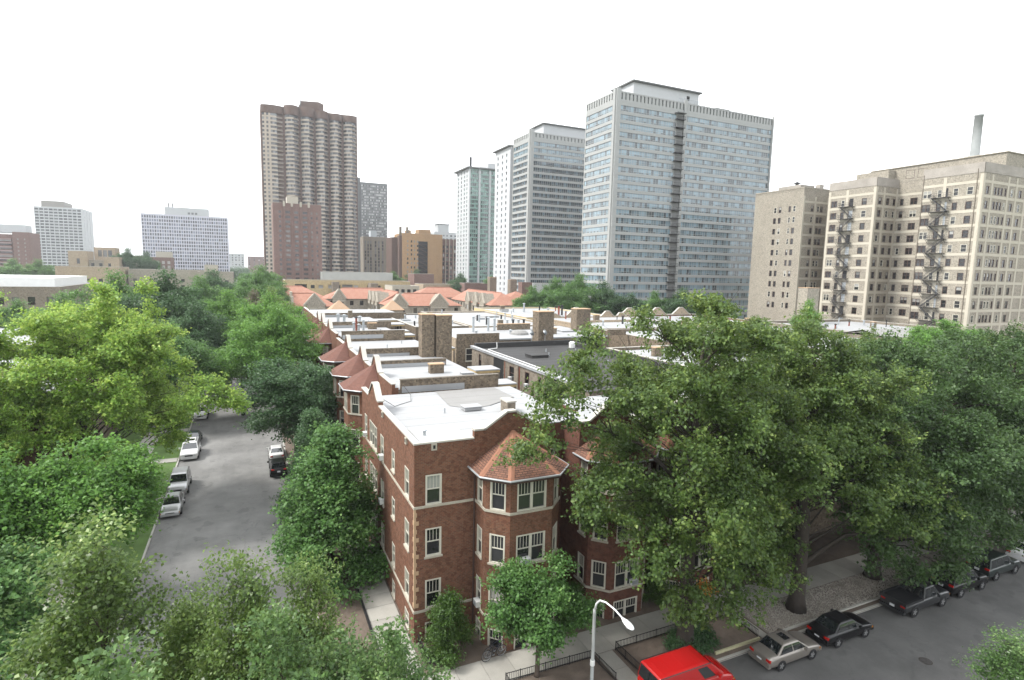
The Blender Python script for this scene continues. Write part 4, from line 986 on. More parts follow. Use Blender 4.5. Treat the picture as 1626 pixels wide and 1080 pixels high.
b = MB(); b.box(160, 76, ZT-.4, 188, 108, ZT+3.6); b.box(157, 101, ZT-.4, 159.99, 110, ZT+2.9); b.box(156, 80, ZT-.4, 159.99, 86, ZT+1.4); po = part(b, 'penthouse', BEIGEB, BG)
b = MB(); b.box(159.7, 75.7, ZT+3.602, 188.3, 108.3, ZT+3.8); part(b, 'coping', STONE, po)
for y in (97.2, 94.2):
    window(BG, 160, y, ZT-.6+1, (-1, 0), 2.2, 2.2, 'plain', False, PIPE, 1)
for x in (168.5, 172): window(BG, x, 76, ZT+1, (0, -1), 1.4, 1.8, 'double', False, PIPE)
b = MB(); b.lathe([(2.6, ZT+3.6), (2.2, ZT+4.3), (1.05, ZT+4.4), (.92, ZT+13.8), (1.0, ZT+13.85), (1.0, ZT+14.2), (.75, ZT+14.2), (.75, ZT+13.6)], 163.6, 84.5, 20); part(b, 'smokestack', mat_plain('grey_stack_cladding', (.27, .285, .28), .7, .2, .4, 4), BG, True)
b = MB(); b.box(152, 124, ZT-.4, 158, 132, ZT+1.6); b.box(158.5, 122.5, ZT-.4, 160.2, 124, ZT+1.9); part(b, 'roof_house', GP, BG)
b = MB(); b.lathe([(.5, ZT+1.6), (.5, ZT+2.2), (1.2, ZT+2.3), (.1, ZT+2.9)], 154, 127, 10); part(b, 'roof_vent', DKMET, BG)
FESC = mat_plain('grey_fire_escape_paint', (.055, .055, .058), .6, .2)
def fire_escape(y0, y1, zlo, zhi, x=150):
    k = 0; z = zhi
    L = y1-y0
    while z > zlo:
        o = MB(); o.box(x-1.15, y0, z-.06, x-.08, y1, z)
        pl = part(o, 'fire_escape_landing', FESC, BG)
        r = MB()
        for zz in (.5, 1.0):
            r.beam((x-1.12, y0, z+zz), (x-1.12, y1, z+zz), .05, .05); r.beam((x-1.12, y0, z+zz), (x-.1, y0, z+zz), .05, .05); r.beam((x-1.12, y1, z+zz), (x-.1, y1, z+zz), .05, .05)
        n = 8
        for i in range(n+1): r.box(x-1.14, y0+L*i/n-.02, z, x-1.1, y0+L*i/n+.02, z+1.0)
        r.beam((x-1.1, y0+.2, z-.05), (x-.05, y0+.2, z-1.0), .06, .06); r.beam((x-1.1, y1-.2, z-.05), (x-.05, y1-.2, z-1.0), .06, .06)
        part(r, 'railing', FESC, pl)
        s = MB(); a, c = (y0+.3, y1-.3) if k % 2 else (y1-.3, y0+.3)
        for xo in (-.95, -.4):
            s.beam((x+xo, a, z), (x+xo, c, z-FH), .05, .12)
            s.beam((x+xo, a, z+.9), (x+xo, c, z-FH+.9), .05, .05)
        for i in range(1, 10):
            t = i/10; yy = a+(c-a)*t; s.box(x-.98, yy-.12, z-FH*t-.02, x-.38, yy+.12, z-FH*t+.02)
        part(s, 'fire_escape_stair', FESC, BG)
        z -= FH; k += 1
fire_escape(104.8, 109.0, 12, ZT-6.75); fire_escape(81.3, 85.6, 12, ZT-6.75)
for y in (105.9, 82.6):
    for k in range(11):
        b = MB(); b.box(149.97, y-.5, ZT-6.7-FH*k, 150.02, y+.5, ZT-6.7-FH*k+2.1); part(b, 'fire_door', GALV if k % 3 else DKMET, BG)
for (x, y) in ((150, 88.3-.6), (150, 76.3)):
    b = MB(); b.tube([(x-.12, y, ZT-1), (x-.12, y, 0)], .08, 6); part(b, 'downpipe', GREYB, BG)
# ------------------------------------------------------------------ glass and concrete slab towers
TWALL = mat_plain('pale_tower_concrete', (.375, .385, .375), .8, .1, .05, 1.2)
TFIN = mat_plain('grey_green_fin_panel', (.42, .45, .43), .7, .1, .05, 1.2)
TWHITE = mat_plain('white_tower_wall', (.52, .535, .545), .75, .07, .05, 1.0)
TROOF = mat_plain('dark_roof_slab', (.13, .135, .13), .8, .1)
def ribbon_face(root, p0, p1, z1, nfl, fh, segs, pw, wh, panec, pil=()):
    """ribbon windows: every floor band is a part of its own made of single panes"""
    w = MB(); holes = []
    dx, dy = p1[0]-p0[0], p1[1]-p0[1]; L = math.hypot(dx, dy); dx /= L; dy /= L; n = (dy, -dx)
    P = lambda u, z, q=0: (p0[0]+dx*u+n[0]*q, p0[1]+dy*u+n[1]*q, z)
    for k in range(nfl):
        zt = z1-fh*k; zb = zt-wh
        for (a, b) in segs:
            pn = MB(); mu = MB()
            holes.append((a, b, zb, zt)); N = max(1, round((b-a)/pw)); s = (b-a)/N
            for i in range(N):
                u0, u1 = a+s*i, a+s*(i+1); c = panec(k, i)
                pn.face([P(u0, zb+.45, -.2), P(u1, zb+.45, -.2), P(u1, zt, -.2), P(u0, zt, -.2)], c)
                d = tuple(x*.35 for x in c) if RND.random() < .35 else c
                pn.face([P(u0, zb, -.2), P(u1, zb, -.2), P(u1, zb+.45, -.2), P(u0, zb+.45, -.2)], d)
                if i: mu.face([P(u0-.06, zb, -.12), P(u0+.06, zb, -.12), P(u0+.06, zt, -.12), P(u0-.06, zt, -.12)])
            mu.face([P(a, zb+.4, -.125), P(b, zb+.4, -.125), P(b, zb+.5, -.125), P(a, zb+.5, -.125)])
            o = part(pn, 'window_band', TGLASS, root); part(mu, 'mullions', TWALL, o)
    facade(w, p0, p1, -.4, z1+1.2, holes, .2)
    part(w, 'facade', TWALL, root)
    for u0, u1 in pil:
        b = MB(); b.face([P(u0, -.4, .45), P(u1, -.4, .45), P(u1, z1+5.2, .45), P(u0, z1+5.2, .45)]); b.face([P(u0, -.4, 0), P(u0, -.4, .45), P(u0, z1+5.2, .45), P(u0, z1+5.2, 0)]); b.face([P(u1, -.4, .45), P(u1, -.4, 0), P(u1, z1+5.2, 0), P(u1, z1+5.2, .45)])
        part(b, 'pilaster', TWALL, root)
def fin_crown(root, p0, p1, z0, z1, step=1.5):
    dx, dy = p1[0]-p0[0], p1[1]-p0[1]; L = math.hypot(dx, dy); dx /= L; dy /= L; n = (dy, -dx)
    w = MB(); N = int(L/step); st = L/N; hs = [(st*(i+.32), st*(i+.68), z0+.7, z1-.5) for i in range(N)]
    pn = MB(); facade(w, p0, p1, z0, z1, hs, .3, pn, lambda: (.10, .115, .11)); o = part(w, 'crown', TWALL, root); part(pn, 'crown_louvres', TGLASS, o, kind='stuff')
def sky_pane(k, i):
    r = RND.random(); b = .36 if r < .5 else (.24 if r < .82 else .09)
    b *= RND.uniform(.8, 1.2); return (b*.60, b*.88, b*1.04)
def dark_pane(k, i):
    r = RND.random(); b = .17 if r < .3 else .06
    b *= RND.uniform(.7, 1.3); return (b*.6, b*.92, b*1.15)
T3 = thing('glass_slab_tower', 'tallest pale slab tower of ribbon windows with a dark stair slot up its front', 'tower', (110.9, 163.2, 0), 0, 'glass apartment slabs')
X0, X1, Y0, Y1, ZR = 110.9, 182.5, 163.2, 181.7, 82.4
ribbon_face(T3, (X0, Y0), (X1, Y0), 78.0, 27, 2.8, [(2.0, 25.2), (29.6, 71.0)], 1.05, 1.75, sky_pane, ((0, 1.7), (28.3, 29.5), (71.05, 71.6)))
ribbon_face(T3, (X0, Y1), (X0, Y0), 78.0, 27, 2.8, [(.5, 17.2)], 1.05, 1.75, sky_pane, ((17.3, 18.5),))
fin_crown(T3, (X0, Y0), (X1, Y0), 79.2, ZR); fin_crown(T3, (X0, Y1), (X0, Y0), 79.2, ZR)
w = MB(); facade(w, (X1, Y0), (X1, Y1), -.4, ZR); facade(w, (X1, Y1), (X0, Y1), -.4, ZR); part(w, 'rear_wall', TWALL, T3)
b = MB(); b.box(X0, Y0, ZR-.5, X1, Y1, ZR-.45); part(b, 'roof', GROOF, T3)
b = MB(); b.box(X0+25.4, Y0-.03, 1, X0+28.2, Y0-.01, 77.6); part(b, 'slot_shade_panel', mat_plain('painted_slot_shade', (.24, .245, .24), .8, .15, .3, 2), T3)  # flat panel with the stair slot's shade put into its colour
for k in range(26):
    z = 76.3-2.8*k; b = MB(); b.box(X0+24.6, Y0-1.5, z-.12, X0+28.3, Y0-.04, z+.05); o = part(b, 'balcony', DKMET, T3)
    r = MB(); r.box(X0+24.6, Y0-1.5, z+.95, X0+28.3, Y0-1.44, z+1.03)
    for i in range(11): r.box(X0+24.6+i*.365, Y0-1.49, z+.05, X0+24.66+i*.365, Y0-1.45, z+.95)
    part(r, 'railing', DKMET, o)
b = MB(); b.box(X0+24.4, Y0-1.7, 78.2, X0+28.3, Y0-.04, 78.5); part(b, 'stair_canopy', TROOF, T3)
b = MB(); b.box(120, 166.5, ZR-.4, 148.5, 178, 87.3); po = part(b, 'penthouse', TWHITE, T3)
b = MB(); b.box(119.2, 165.6, 87.302, 149.3, 179, 87.8); part(b, 'roof_slab', TROOF, po)
b = MB(); b.box(143.0, 166.46, 84.4, 144.3, 166.49, 85.9); part(b, 'louvre', DARKR, po)
b = MB(); b.box(158, 168, ZR+1.6, 165, 174, ZR+2.0); b.box(159, 169, ZR-.4, 164, 173, ZR+1.598); part(b, 'roof_house', TROOF, T3)
b = MB()
for i in range(14): b.box(138+i*.9, 164.6, ZR-.4, 138.1+i*.9, 164.7, ZR+1.6)
b.box(138, 164.58, ZR+1.602, 150, 164.72, ZR+1.7); part(b, 'roof_rail', GALV, T3)

T2 = thing('glass_slab_tower', 'middle slab tower of darker ribbon windows with a white penthouse', 'tower', (115.6, 235.6, 0), 0, 'glass apartment slabs')
X0, X1, Y0, Y1, ZR = 115.6, 185, 235.6, 254, 84.6
def mid_pane(k, i): return sky_pane(k, i) if k < 3 else dark_pane(k, i)
ribbon_face(T2, (X0, Y0), (X1, Y0), 80.6, 27, 2.8, [(1.8, 42)], 1.05, 1.75, mid_pane, ((0, 1.6),))
ribbon_face(T2, (X0, Y1), (X0, Y0), 80.6, 27, 2.8, [(.6, 16.6)], 1.05, 1.75, mid_pane, ((16.8, 18.4),))
fin_crown(T2, (X0, Y0), (X1, Y0), 81.8, ZR, 1.8); fin_crown(T2, (X0, Y1), (X0, Y0), 81.8, ZR, 1.8)
w = MB(); facade(w, (X1, Y0), (X1, Y1), -.4, ZR); facade(w, (X1, Y1), (X0, Y1), -.4, ZR); part(w, 'rear_wall', TWALL, T2)
b = MB(); b.box(X0, Y0, ZR-.5, X1, Y1, ZR-.45); part(b, 'roof', GROOF, T2)
b = MB(); b.box(123.5, 238.5, ZR-.4, 175, 250, 89.4); po = part(b, 'penthouse', TWHITE, T2); b = MB(); b.box(122.6, 237.6, 89.402, 176, 251, 89.9); part(b, 'roof_slab', TROOF, po)
T2w = thing('white_end_tower', 'narrow white tower end with rows of small square windows between the glass slabs', 'tower', (114, 254.4, 0))
hs = grid([(3.0, 4.2), (8.6, 9.8), (13.6, 14.8)], [(82-4.6-2.8*k, 82-4.6-2.8*k+1.5) for k in range(27)])
block(T2w, 114.4, 150, 254.4, 273, -.4, 81.6, TWHITE, GROOF, {'w': hs}, 0, depth=.25, glass=TGLASS, panecol=lambda: dark_pane(0, 0))
b = MB(); b.box(113.2, 254.2, 81.62, 150, 274, 82.2); part(b, 'roof_slab', TROOF, T2w)

TG = thing('green_glass_tower', 'white tower with green glass front between white piers and a thin dark flue', 'tower', (132.6, 360.4, 0))
fl = [(88.0-2.75*k-1.9, 88.0-2.75*k) for k in range(31)]
hs = grid([(3.5, 5.2), (9.5, 11.2), (15.5, 17.2), (20.5, 22.0)], [(a+.2, b_) for a, b_ in fl])
fr = [(u, u+1.35, a, b_) for g0 in (1.0, 8.4, 15.8, 23.2) for u in (g0, g0+1.42, g0+2.84, g0+4.26) for a, b_ in fl]
def green_pane():
    k = RND.choice((.06, .12, .2, .3))*RND.uniform(.8, 1.2); return (k*.55, k, k*.85)
block(TG, 132.6, 164, 360.4, 385.4, -.4, 89, TWHITE, GROOF, {'w': hs, 's': fr}, 0, depth=.3, glass=TGLASS, panecol=green_pane)
for g0 in (0, 6.9, 14.3, 21.7, 29.1):
    b = MB(); b.box(132.6+g0, 359.8, -.4, 132.6+g0+.9, 360.39, 88.9); part(b, 'pier', TWHITE, TG)
sp = MB()
for a, b_ in fl: sp.box(133.52, 360.3, b_+.02, 163, 360.38, b_+.8)
part(sp, 'spandrels', mat_plain('green_spandrel_glass', (.22, .36, .31), .25, .2, .3, 2), TG)
b = MB(); b.box(131, 358.9, 89.02, 165.5, 387, 89.9); part(b, 'roof_slab', TROOF, TG)
b = MB(); b.box(147.5, 364, 89.9, 160, 380, 94.2); part(b, 'penthouse', TWHITE, TG)
b = MB(); b.lathe([(.8, 89.9), (.8, 96.6)], 134.6, 363, 10); part(b, 'flue', DKMET, TG)

# ------------------------------------------------------------------ scalloped brown tower
T1 = thing('scalloped_brown_tower', 'tallest brown apartment tower with rippling rows of curved balconies', 'tower', (10.4, 454.2, 0))
ZR, FHT, NF = 135.5, 2.85, 46
TSP = mat_plain('tan_spandrel_brick', (.45, .385, .315), .85, .1, .1, 2)
TBAL = mat_plain('brown_balcony_rail', (.20, .165, .14), .7, .15, .1, 2)
cr = MB(); base = MB(); YB = 454.2
base.box(10.4, YB, -.4, 77.0, YB+30, ZR); part(base, 'core', BROWNB, T1)
edges = [10.4, 25.6, 36.4, 46.6, 56.6, 66.4, 77.0]
for i in range(6):
    xa, xb = edges[i], edges[i+1]; W_ = xb-xa; bul = 3.4 if i else 1.4
    f = lambda t: (xa+W_*(.06+.88*t), YB-.6-bul*math.sin(math.pi*min(1, max(0, t)))**.75)
    N = 10; pts = [f(k/N) for k in range(N+1)]; wl_ = MB(); wn_ = MB(); bl = MB(); rl = MB()
    for k in range(NF):
        zt = ZR-5.6-FHT*k; zb = zt-FHT
        if zb < 5: break
        for j in range(N):
            a, b_ = pts[j], pts[j+1]
            if (j >= 6 and i) or (i == 0 and j >= 7):   # balcony share of the ripple
                q = .9; a2 = (a[0], a[1]+q+.8); b2 = (b_[0], b_[1]+q+.8)
                wn_.face([(*a2, zb), (*b2, zb), (*b2, zt), (*a2, zt)], (.03, .034, .04) if RND.random() < .7 else (.16, .17, .18))
                bl.face([(*a, zb), (*b_, zb), (*b_, zb+.25), (*a, zb+.25)]); bl.face([(*a, zb+.25), (*b_, zb+.25), (*b2, zb+.25), (*a2, zb+.25)]); bl.face([(*a2, zb), (*b2, zb), (*b_, zb), (*a, zb)])
                rl.face([(*a, zb+.3), (*b_, zb+.3), (*b_, zb+1.05), (*a, zb+1.05)])
            else:
                a2 = (a[0], a[1]+.3); b2 = (b_[0], b_[1]+.3)
                wl_.face([(*a, zb), (*b_, zb), (*b_, zb+1.25), (*a, zb+1.25)]); wl_.face([(*a, zb+1.25), (*b_, zb+1.25), (*b2, zb+1.25), (*a2, zb+1.25)])
                if i == 0 and j in (1, 3):
                    wl_.face([(*a, zb+1.25), (*b_, zb+1.25), (*b_, zt), (*a, zt)])
                else:
                    kk = RND.choice((.03, .05, .09, .22)); wn_.face([(*a2, zb+1.25), (*b2, zb+1.25), (*b2, zt), (*a2, zt)], (kk, kk*1.02, kk*1.05))
    o = part(wl_, 'spandrel_bands', TSP, T1, kind='stuff'); part(wn_, 'window_panes', GLASS, o, kind='stuff'); part(bl, 'balcony_slabs', TSP, o, kind='stuff'); part(rl, 'balcony_rails', TBAL, o, kind='stuff')
    c = MB(); top = ZR+(1.2 if i in (1, 2) else 0)+(-.8 if i in (4, 5) else 0)
    pp = [(xa, YB+1)]+pts+[(xb, YB+1)]; c.prism([(x, y-.25) for x, y in pp], ZR-5.4, top+(.0)); part(c, 'crown', BROWNB, T1)
b = MB(); b.prism([(38, 460), (50, 457), (54, 462), (54, 476), (38, 476)], ZR-1, ZR+7.4); part(b, 'penthouse', BROWNB, T1)
b = MB(); b.box(36.2, 459, ZR, 36.8, 459.6, ZR+8); b.box(37.3, 459, ZR, 37.8, 459.6, ZR+8); part(b, 'flue', DKMET, T1)

# ------------------------------------------------------------------ other far buildings
def strips(L, z0, z1, cols, fh, wh): return [(a, b_, z, z+wh) for a, b_ in cols for z in np.arange(z0, z1-wh, fh).tolist()]
o = thing('plum_brick_tower', 'mid-rise plum brick tower with cream topped piers before the scalloped tower', 'tower', (13.8, 375.8, 0))
block(o, 13.8, 41.5, 375.8, 396, -.4, 60, PURPB, GROOF, {'s': strips(27.7, 6, 58, [(3.2, 4.4), (6.9, 9.6), (12.0, 14.2), (16.8, 19.4), (21.5, 22.5), (24.5, 25.5)], 2.85, 1.4)}, .5, panecol=lambda: RND.choice(((.03, .03, .035), (.2, .19, .18), (.07, .07, .07))))
for u in (6.3, 10.7, 15.8, 20.4):
    b = MB(); b.box(13.8+u-.4, 375.2, 5, 13.8+u+.4, 375.79, 58.5); q = part(b, 'pier', PURPB, o); b = MB(); b.box(13.8+u-.6, 375.0, 58.5, 13.8+u+.6, 375.79, 61.6); part(b, 'pier_cap', STONE, q)
b = MB(); b.box(22, 380, 60, 28.5, 390, 65); part(b, 'penthouse', STONE, o)
o = thing('dark_gridded_tower', 'distant dark slab tower with pale curtained windows right of the scalloped tower', 'tower', (102, 585, 0))
DKT = mat_plain('dark_tower_frame', (.16, .165, .17), .7, .1, .05, 1)
block(o, 102.3, 128.4, 585.2, 610, -.4, 106.5, DKT, GROOF, {'s': grid(even(18, 26.1, 1.15, .6), [(104-2.75*k-1.5, 104-2.75*k) for k in range(36)])}, 0, depth=.2, glass=GLASS, panecol=lambda: (lambda k: (k, k, k*.98))(RND.choice((.08, .16, .3, .5, .6))))
b = MB(); b.box(97.5, 588, -.4, 102.29, 612, 111); part(b, 'dark_wing', DKT, o)
o = thing('brown_striped_tower', 'low brown tower with dark vertical window strips before the dark slab', 'tower', (86.4, 485, 0))
block(o, 86.4, 106.2, 484.9, 500, -.4, 48, GREYB, GROOF, {'s': strips(19.8, 5, 47, [(1, 2.2), (3.2, 4.4), (5.4, 6.6), (9.3, 10.6), (12.0, 13.3), (15.2, 16.5)], 2.7, 2.2)}, .4, panecol=lambda: RND.choice(((.03, .03, .03), (.05, .05, .055), (.18, .18, .18))))
b = MB(); b.box(93, 488, 48, 98, 496, 53.5); part(b, 'penthouse', GALV, o)
o = thing('orange_brick_block', 'orange brick apartment block with a dark fire stair down its middle', 'building', (91, 395, 0))
block(o, 97, 126, 395.5, 420, -.4, 46.5, ORANGEB, GROOF, {'s': strips(29, 8, 44, [(3.3, 4.3), (6, 7), (8.2, 9.2), (10.4, 11.4)], 3.0, 1.5)}, .8, panecol=lambda: RND.choice(((.3, .29, .27), (.05, .05, .05))))
b = MB(); b.box(108.4, 395.2, 5, 115, 395.48, 42); part(b, 'stair_shade_panel', DKMET, o)  # flat dark panel paints the shade behind the fire stair
b = MB()
for k in range(12): b.beam((108.4, 394.6, 40-3*k), (115, 394.6, 37-3*k), .8, .25); b.box(108.4, 394.2, 40-3*k, 115, 394.8, 40.2-3*k)
part(b, 'fire_stair', BROWNB, o)
b = MB(); b.box(109.5, 398, 46.5, 118, 408, 50.5); b.box(101, 399, 46.5, 104, 405, 49.6); part(b, 'penthouse', ORANGEB, o)
b = MB(); b.box(91, 402, -.4, 96.98, 420, 44.5); b.box(95.0, 396.5, -.4, 96.99, 401.99, 45.5); part(b, 'side_wing', BROWNB, o)
for x in (96.2, 101): chimney(o, x-.8, 397, x+.8, 398.6, 44, 51.5, GREYB)
o = thing('stone_fronted_block', 'brown block with white stone trim and arched parapet beside the orange brick block', 'building', (126.4, 399, 0))
block(o, 126.4, 140, 399, 418, -.4, 44, PURPB, GROOF, {'s': strips(13.6, 8, 42, [(1, 2.2), (3.6, 5), (6.6, 8), (9.6, 11)], 3.0, 2.0)}, .5)
b = MB()
for u in (0, 2.9, 5.8, 8.8, 12.6): b.box(126.4+u, 398.7, 3, 127+u, 398.98, 44.4)
part(b, 'stone_piers', STONE, o)
o = thing('white_balcony_tower', 'distant white tower with balconies and a roof hut beside the green glass tower', 'tower', (150, 488, 0))
block(o, 148, 176, 488, 510, -.4, 55, TWHITE, GROOF, {'s': strips(28, 6, 54, [(8, 9.4), (11, 12.4), (14.5, 16.5), (18.5, 20), (22, 24)], 2.85, 1.4)}, .3, panecol=lambda: RND.choice(((.06, .065, .07), (.2, .2, .2))))
b = MB(); b.box(152, 490, 55, 162, 500, 62); q = part(b, 'roof_hut', TWHITE, o); b = MB(); b.box(151.5, 489.5, 62, 162.5, 500.5, 62.6); b.box(156, 494, 62.6, 156.4, 494.4, 66); part(b, 'roof_slab', TROOF, q)
o = thing('white_grid_tower', 'white tower with a regular grid of dark windows on the far left skyline', 'tower', (-186, 697, 0))
block(o, -186.1, -148.7, 696.7, 741, -.4, 73.9, TWHITE, GROOF, {'s': grid(even(10, 37.4, 3.0, .5), [(72.8-2.86*k-1.75, 72.8-2.86*k) for k in range(25)]), 'e': grid(even(3, 40, 2.0, 8), [(72.8-2.86*k-1.6, 72.8-2.86*k) for k in range(25)])}, .5, depth=.8, panecol=lambda: RND.choice(((.05, .06, .06), (.12, .13, .13), (.03, .035, .04))))
b = MB(); b.box(-181, 700, 73.9, -163, 730, 80.4); part(b, 'penthouse', mat_plain('grey_penthouse', (.3, .285, .26), .8, .1), o)
o = thing('blue_grey_office_slab', 'wide office slab with a fine grid of blue-grey windows and white penthouse', 'building', (-90, 630, 0))
block(o, -89.9, -18.1, 630.1, 655, -.4, 67.9, mat_plain('lilac_white_frame', (.60, .60, .68), .75, .06, .05, 1), WROOF, {'s': grid(even(36, 71.8, 1.35, .7), [(66.8-3.25*k-2.3, 66.8-3.25*k) for k in range(20)]), 'e': grid(even(5, 24, 1.6, 2), [(66.8-3.25*k-2.3, 66.8-3.25*k) for k in range(20)])}, .4, depth=.5, panecol=lambda: (lambda k: (k*.75, k*.85, k*1.15))(RND.choice((.035, .06, .1, .2, .28))))
b = MB(); b.box(-71, 634, 67.9, -34.5, 650, 75.6); part(b, 'penthouse', TWHITE, o)
for x in (-68, -64.6): vent_pipe(o, x, 637, 75.6, 4, .5, DKMET, False)
b = MB()
for x in (-52, -49, -46): b.box(x, 633.9, 69.5, x+2, 633.98, 71.5)
part(b, 'louvre', DKT, o)
o = thing('plum_balcony_block', 'plum brick block with stacked balconies at the left edge', 'building', (-175, 536, 0))
block(o, -157, -147.1, 536.5, 560, -.4, 42.7, PURPB, GROOF, {'s': strips(9.9, 6, 40, [(2.5, 3.5), (6.6, 7.4)], 2.85, 1.2)}, .4, panecol=lambda: (.3, .28, .27))
block(o, -180, -157.02, 539, 560, -.4, 41, PURPB, GROOF, {'s': strips(23, 5, 40, [(14.0, 21.5)], 2.85, 1.6), }, .4, name='wall')
b = MB()
for k in range(12): b.box(-166.5, 537.4, 6+2.85*k, -158, 538.98, 6.9+2.85*k)
part(b, 'balcony_fronts', mat_plain('mauve_balcony', (.34, .25, .24), .8, .1), o, kind='stuff')
b = MB(); b.box(-176, 545, 42.7, -151, 558, 48.8); part(b, 'upper_storey', TWHITE, o)
o = thing('tan_gothic_block', 'tan stone block with two pavilions low on the left skyline', 'building', (-95, 408, 0))
block(o, -95, -86, 408.7, 425, -.4, 28.5, TANB, GROOF, {'s': [(4, 5.4, 21.5, 24.5)]}, .3); block(o, -78, -70.5, 408.7, 425, -.4, 25.4, TANB, GROOF, {'s': [(2, 3.4, 19.5, 22)]}, .3)
block(o, -85.98, -78.02, 412, 430, -.4, 23.5, BEIGEB, GROOF, {'s': [(1, 2.6, 19, 22), (5, 6.6, 19, 22)]}, .3); block(o, -87, -76, 431, 445, -.4, 31.4, TANB, GROOF, {'s': [(2, 4, 26, 30), (4.6, 6.6, 26, 30), (7.2, 9.2, 26, 30)]}, .3)
for (nm, lb, x0, x1, y0, h, m) in (('low_stone_block', 'low pale stone block in front of the tan pavilions', -82, -57, 330, 20.0, TANB), ('low_stone_block', 'low beige block farther along behind the dark trees', -56, -22, 345, 19.0, BEIGEB), ('low_grey_block', 'low block with a small pale roof house beneath the office slab', -24, -8, 330, 18.5, BEIGEB)):
    o = simple(nm, lb, x0, x1, y0, y0+25, h, m, GROOF, wins={'s': strips(x1-x0, 10, 18, even(5, x1-x0, 1.6, 2), 3.2, 1.6)}, group='low blocks on the left')
b = MB(); b.box(-21, 333, 18.5, -15, 341, 22.6); part(b, 'roof_house', STONE, o)
o = simple('red_gabled_house', 'small red-brown building with white window surrounds below the office slab', -71, -50.5, 477.1, 492, 26.5, PURPB, GROOF, wins={'s': strips(20, 19, 26, even(6, 20.5, 1.8, 1), 3.2, 2.2)}, panecol=lambda: (.45, .44, .42))
b = MB(); b.box(-60.5, 480, 26.5, -50.8, 488, 31); part(b, 'roof_house', STONE, o)
o = simple('grey_flats_white_roof', 'grey brick flats with a bright white roof at the left edge', -90, -46.5, 190, 235, 15.8, GREYB, WROOF, wins={'s': [(u, u+1.6, z, z+2.1) for u in (25, 30, 33.2, 36.5, 40.5) for z in (11.2, 7.4, 3.6)]}, par=.15)
b = MB(); b.box(-84, 196, 15.8, -49, 231, 18.2); part(b, 'roof_house', WHITEP, o)
o = simple('low_flats_pale_roof', 'low flats with a grey-white roof and tan far parapet behind the yellow-green maple', -62, -30, 112, 165, 9.4, COMMON, FLASH, par=.3)
b = MB(); b.box(-62, 165.02, -.4, -30, 165.6, 10.6); part(b, 'rear_parapet', TANB, o)
o = simple('yellow_brick_flats', 'long low yellow brick flats behind the orange tiled roofs', 16.7, 84, 324, 342, 14.6, mat_brick('yellow_brick', (.55, .43, .23), (.50, .38, .20), (.45, .38, .27), dirt=.15), GROOF, wins={'s': [(u, u+w_, 11.2, 13.0) for u, w_ in ((13, 2), (17, 2.4), (22, 2), (26, 2.4), (35.5, 2.6), (43, 2.2), (48, 2.4), (54, 2))] + [(5, 11, 10.4, 13.4), (29.4, 35, 10.2, 13.4), (58, 62, 10.4, 13.2)]}, par=.9, depth=.6, copem=FLASH)
b = MB(); b.box(60, 316, -.4, 64, 323.9, 14.4); b.box(40.4, 320, -.4, 44, 323.9, 14.9); part(b, 'chimney', GREYB, o)
o = simple('grey_metal_hall', 'plain pale grey metal walled hall below the scalloped tower', 39.9, 83, 364, 392, 19.6, mat_roof('grey_metal_cladding', (.50, .51, .48), dirtamt=.1), FLASH, par=.2)
o = simple('white_cube_building', 'plain white cube building with dark red end beside the twin chimneys', 115, 132, 228, 233.5, 17.5, TWHITE, WROOF, par=.2)
b = MB(); b.box(110, 229, -.4, 114.98, 233, 18); part(b, 'red_end', PURPB, o)
o = simple('red_brick_hall', 'small red brick hall in front of the orange brick block', 88, 100, 330, 345, 19.5, PURPB, GROOF, par=.4)
for i, (x0, x1, y0, h, m, lb) in enumerate(((85, 104, 300, 14.2, TANB, 'low tan flats right of the yellow brick flats'), (105, 122, 290, 15.2, PURPB, 'low brick flats with pale parapet beside the tower trees'), (66, 80, 290, 13.5, STONE, 'low pale roofed garage behind the orange roofs'))):
    simple('low_distant_flats', lb, x0, x1, y0, y0+18, h, m, WROOF, wins={'s': strips(x1-x0, 4, h-.5, even(4, x1-x0, 1.8, 1.5), 3.3, 1.7)}, group='low flats behind the orange roofs')
# small far skyline
rr = random.Random(4); k = 0
for (px0, w_, d_, h, m, lb) in ((-32, 26, 900, 38, TWHITE, 'pale far building just right of the office slab'), (-2, 40, 1000, 36, PURPB, 'low far red-brown building on the skyline left of the brown tower'), (30, 30, 1150, 33, TANB, 'low far tan building touching the brown tower'), (-250, 40, 900, 32, GREYB, 'far grey building between the left edge block and white grid tower'), (-120, 36, 760, 30, TANB, 'far tan building right of the white grid tower'), (-98, 18, 820, 36, GREYB, 'narrow far grey building right of the white grid tower'), (128, 22, 760, 33, PURPB, 'far pinkish building between the dark slab and the orange block'), (150, 24, 900, 52, GALV, 'far bluish tower glimpsed beside the dark slab tower')):
    o = thing('skyline_building', lb, 'building', (px0, d_, 0), 0, 'small far skyline buildings')
    block(o, px0, px0+w_, d_, d_+20, -.4, h, m, GROOF, {'s': grid(even(6, w_, 1.8, 1.5), [(h-3.2-3.2*q, h-1.4-3.2*q) for q in range(5)])}, .4)
# houses behind the trees on the left of the side street
for i, (x0, x1, y0, y1, h, lb) in enumerate(((-36, -16.5, 56, 74, 10.5, 'brick flats glimpsed behind the yellow-green maple trunk'), (-36, -17, 78, 100, 10.8, 'brick flats behind the parked white cars'), (-36, -17, 140, 170, 11, 'brick flats under the dark trees far up the left side'), (-36, -17, 175, 210, 11.5, 'brick flats farthest up the left side of the street'))):
    o = thing('left_side_flats', lb, 'house', (x0, y0, 0), 0, 'brick flats left of the side street')
    block(o, x0, x1, y0, y1, -.4, h, COMMON if i % 2 else REDD, FLASH, {'e': grid(even(5, y1-y0, 1.1, 1.6), rows3[:3] if h > 10.6 else rows3[:2])}, .4)
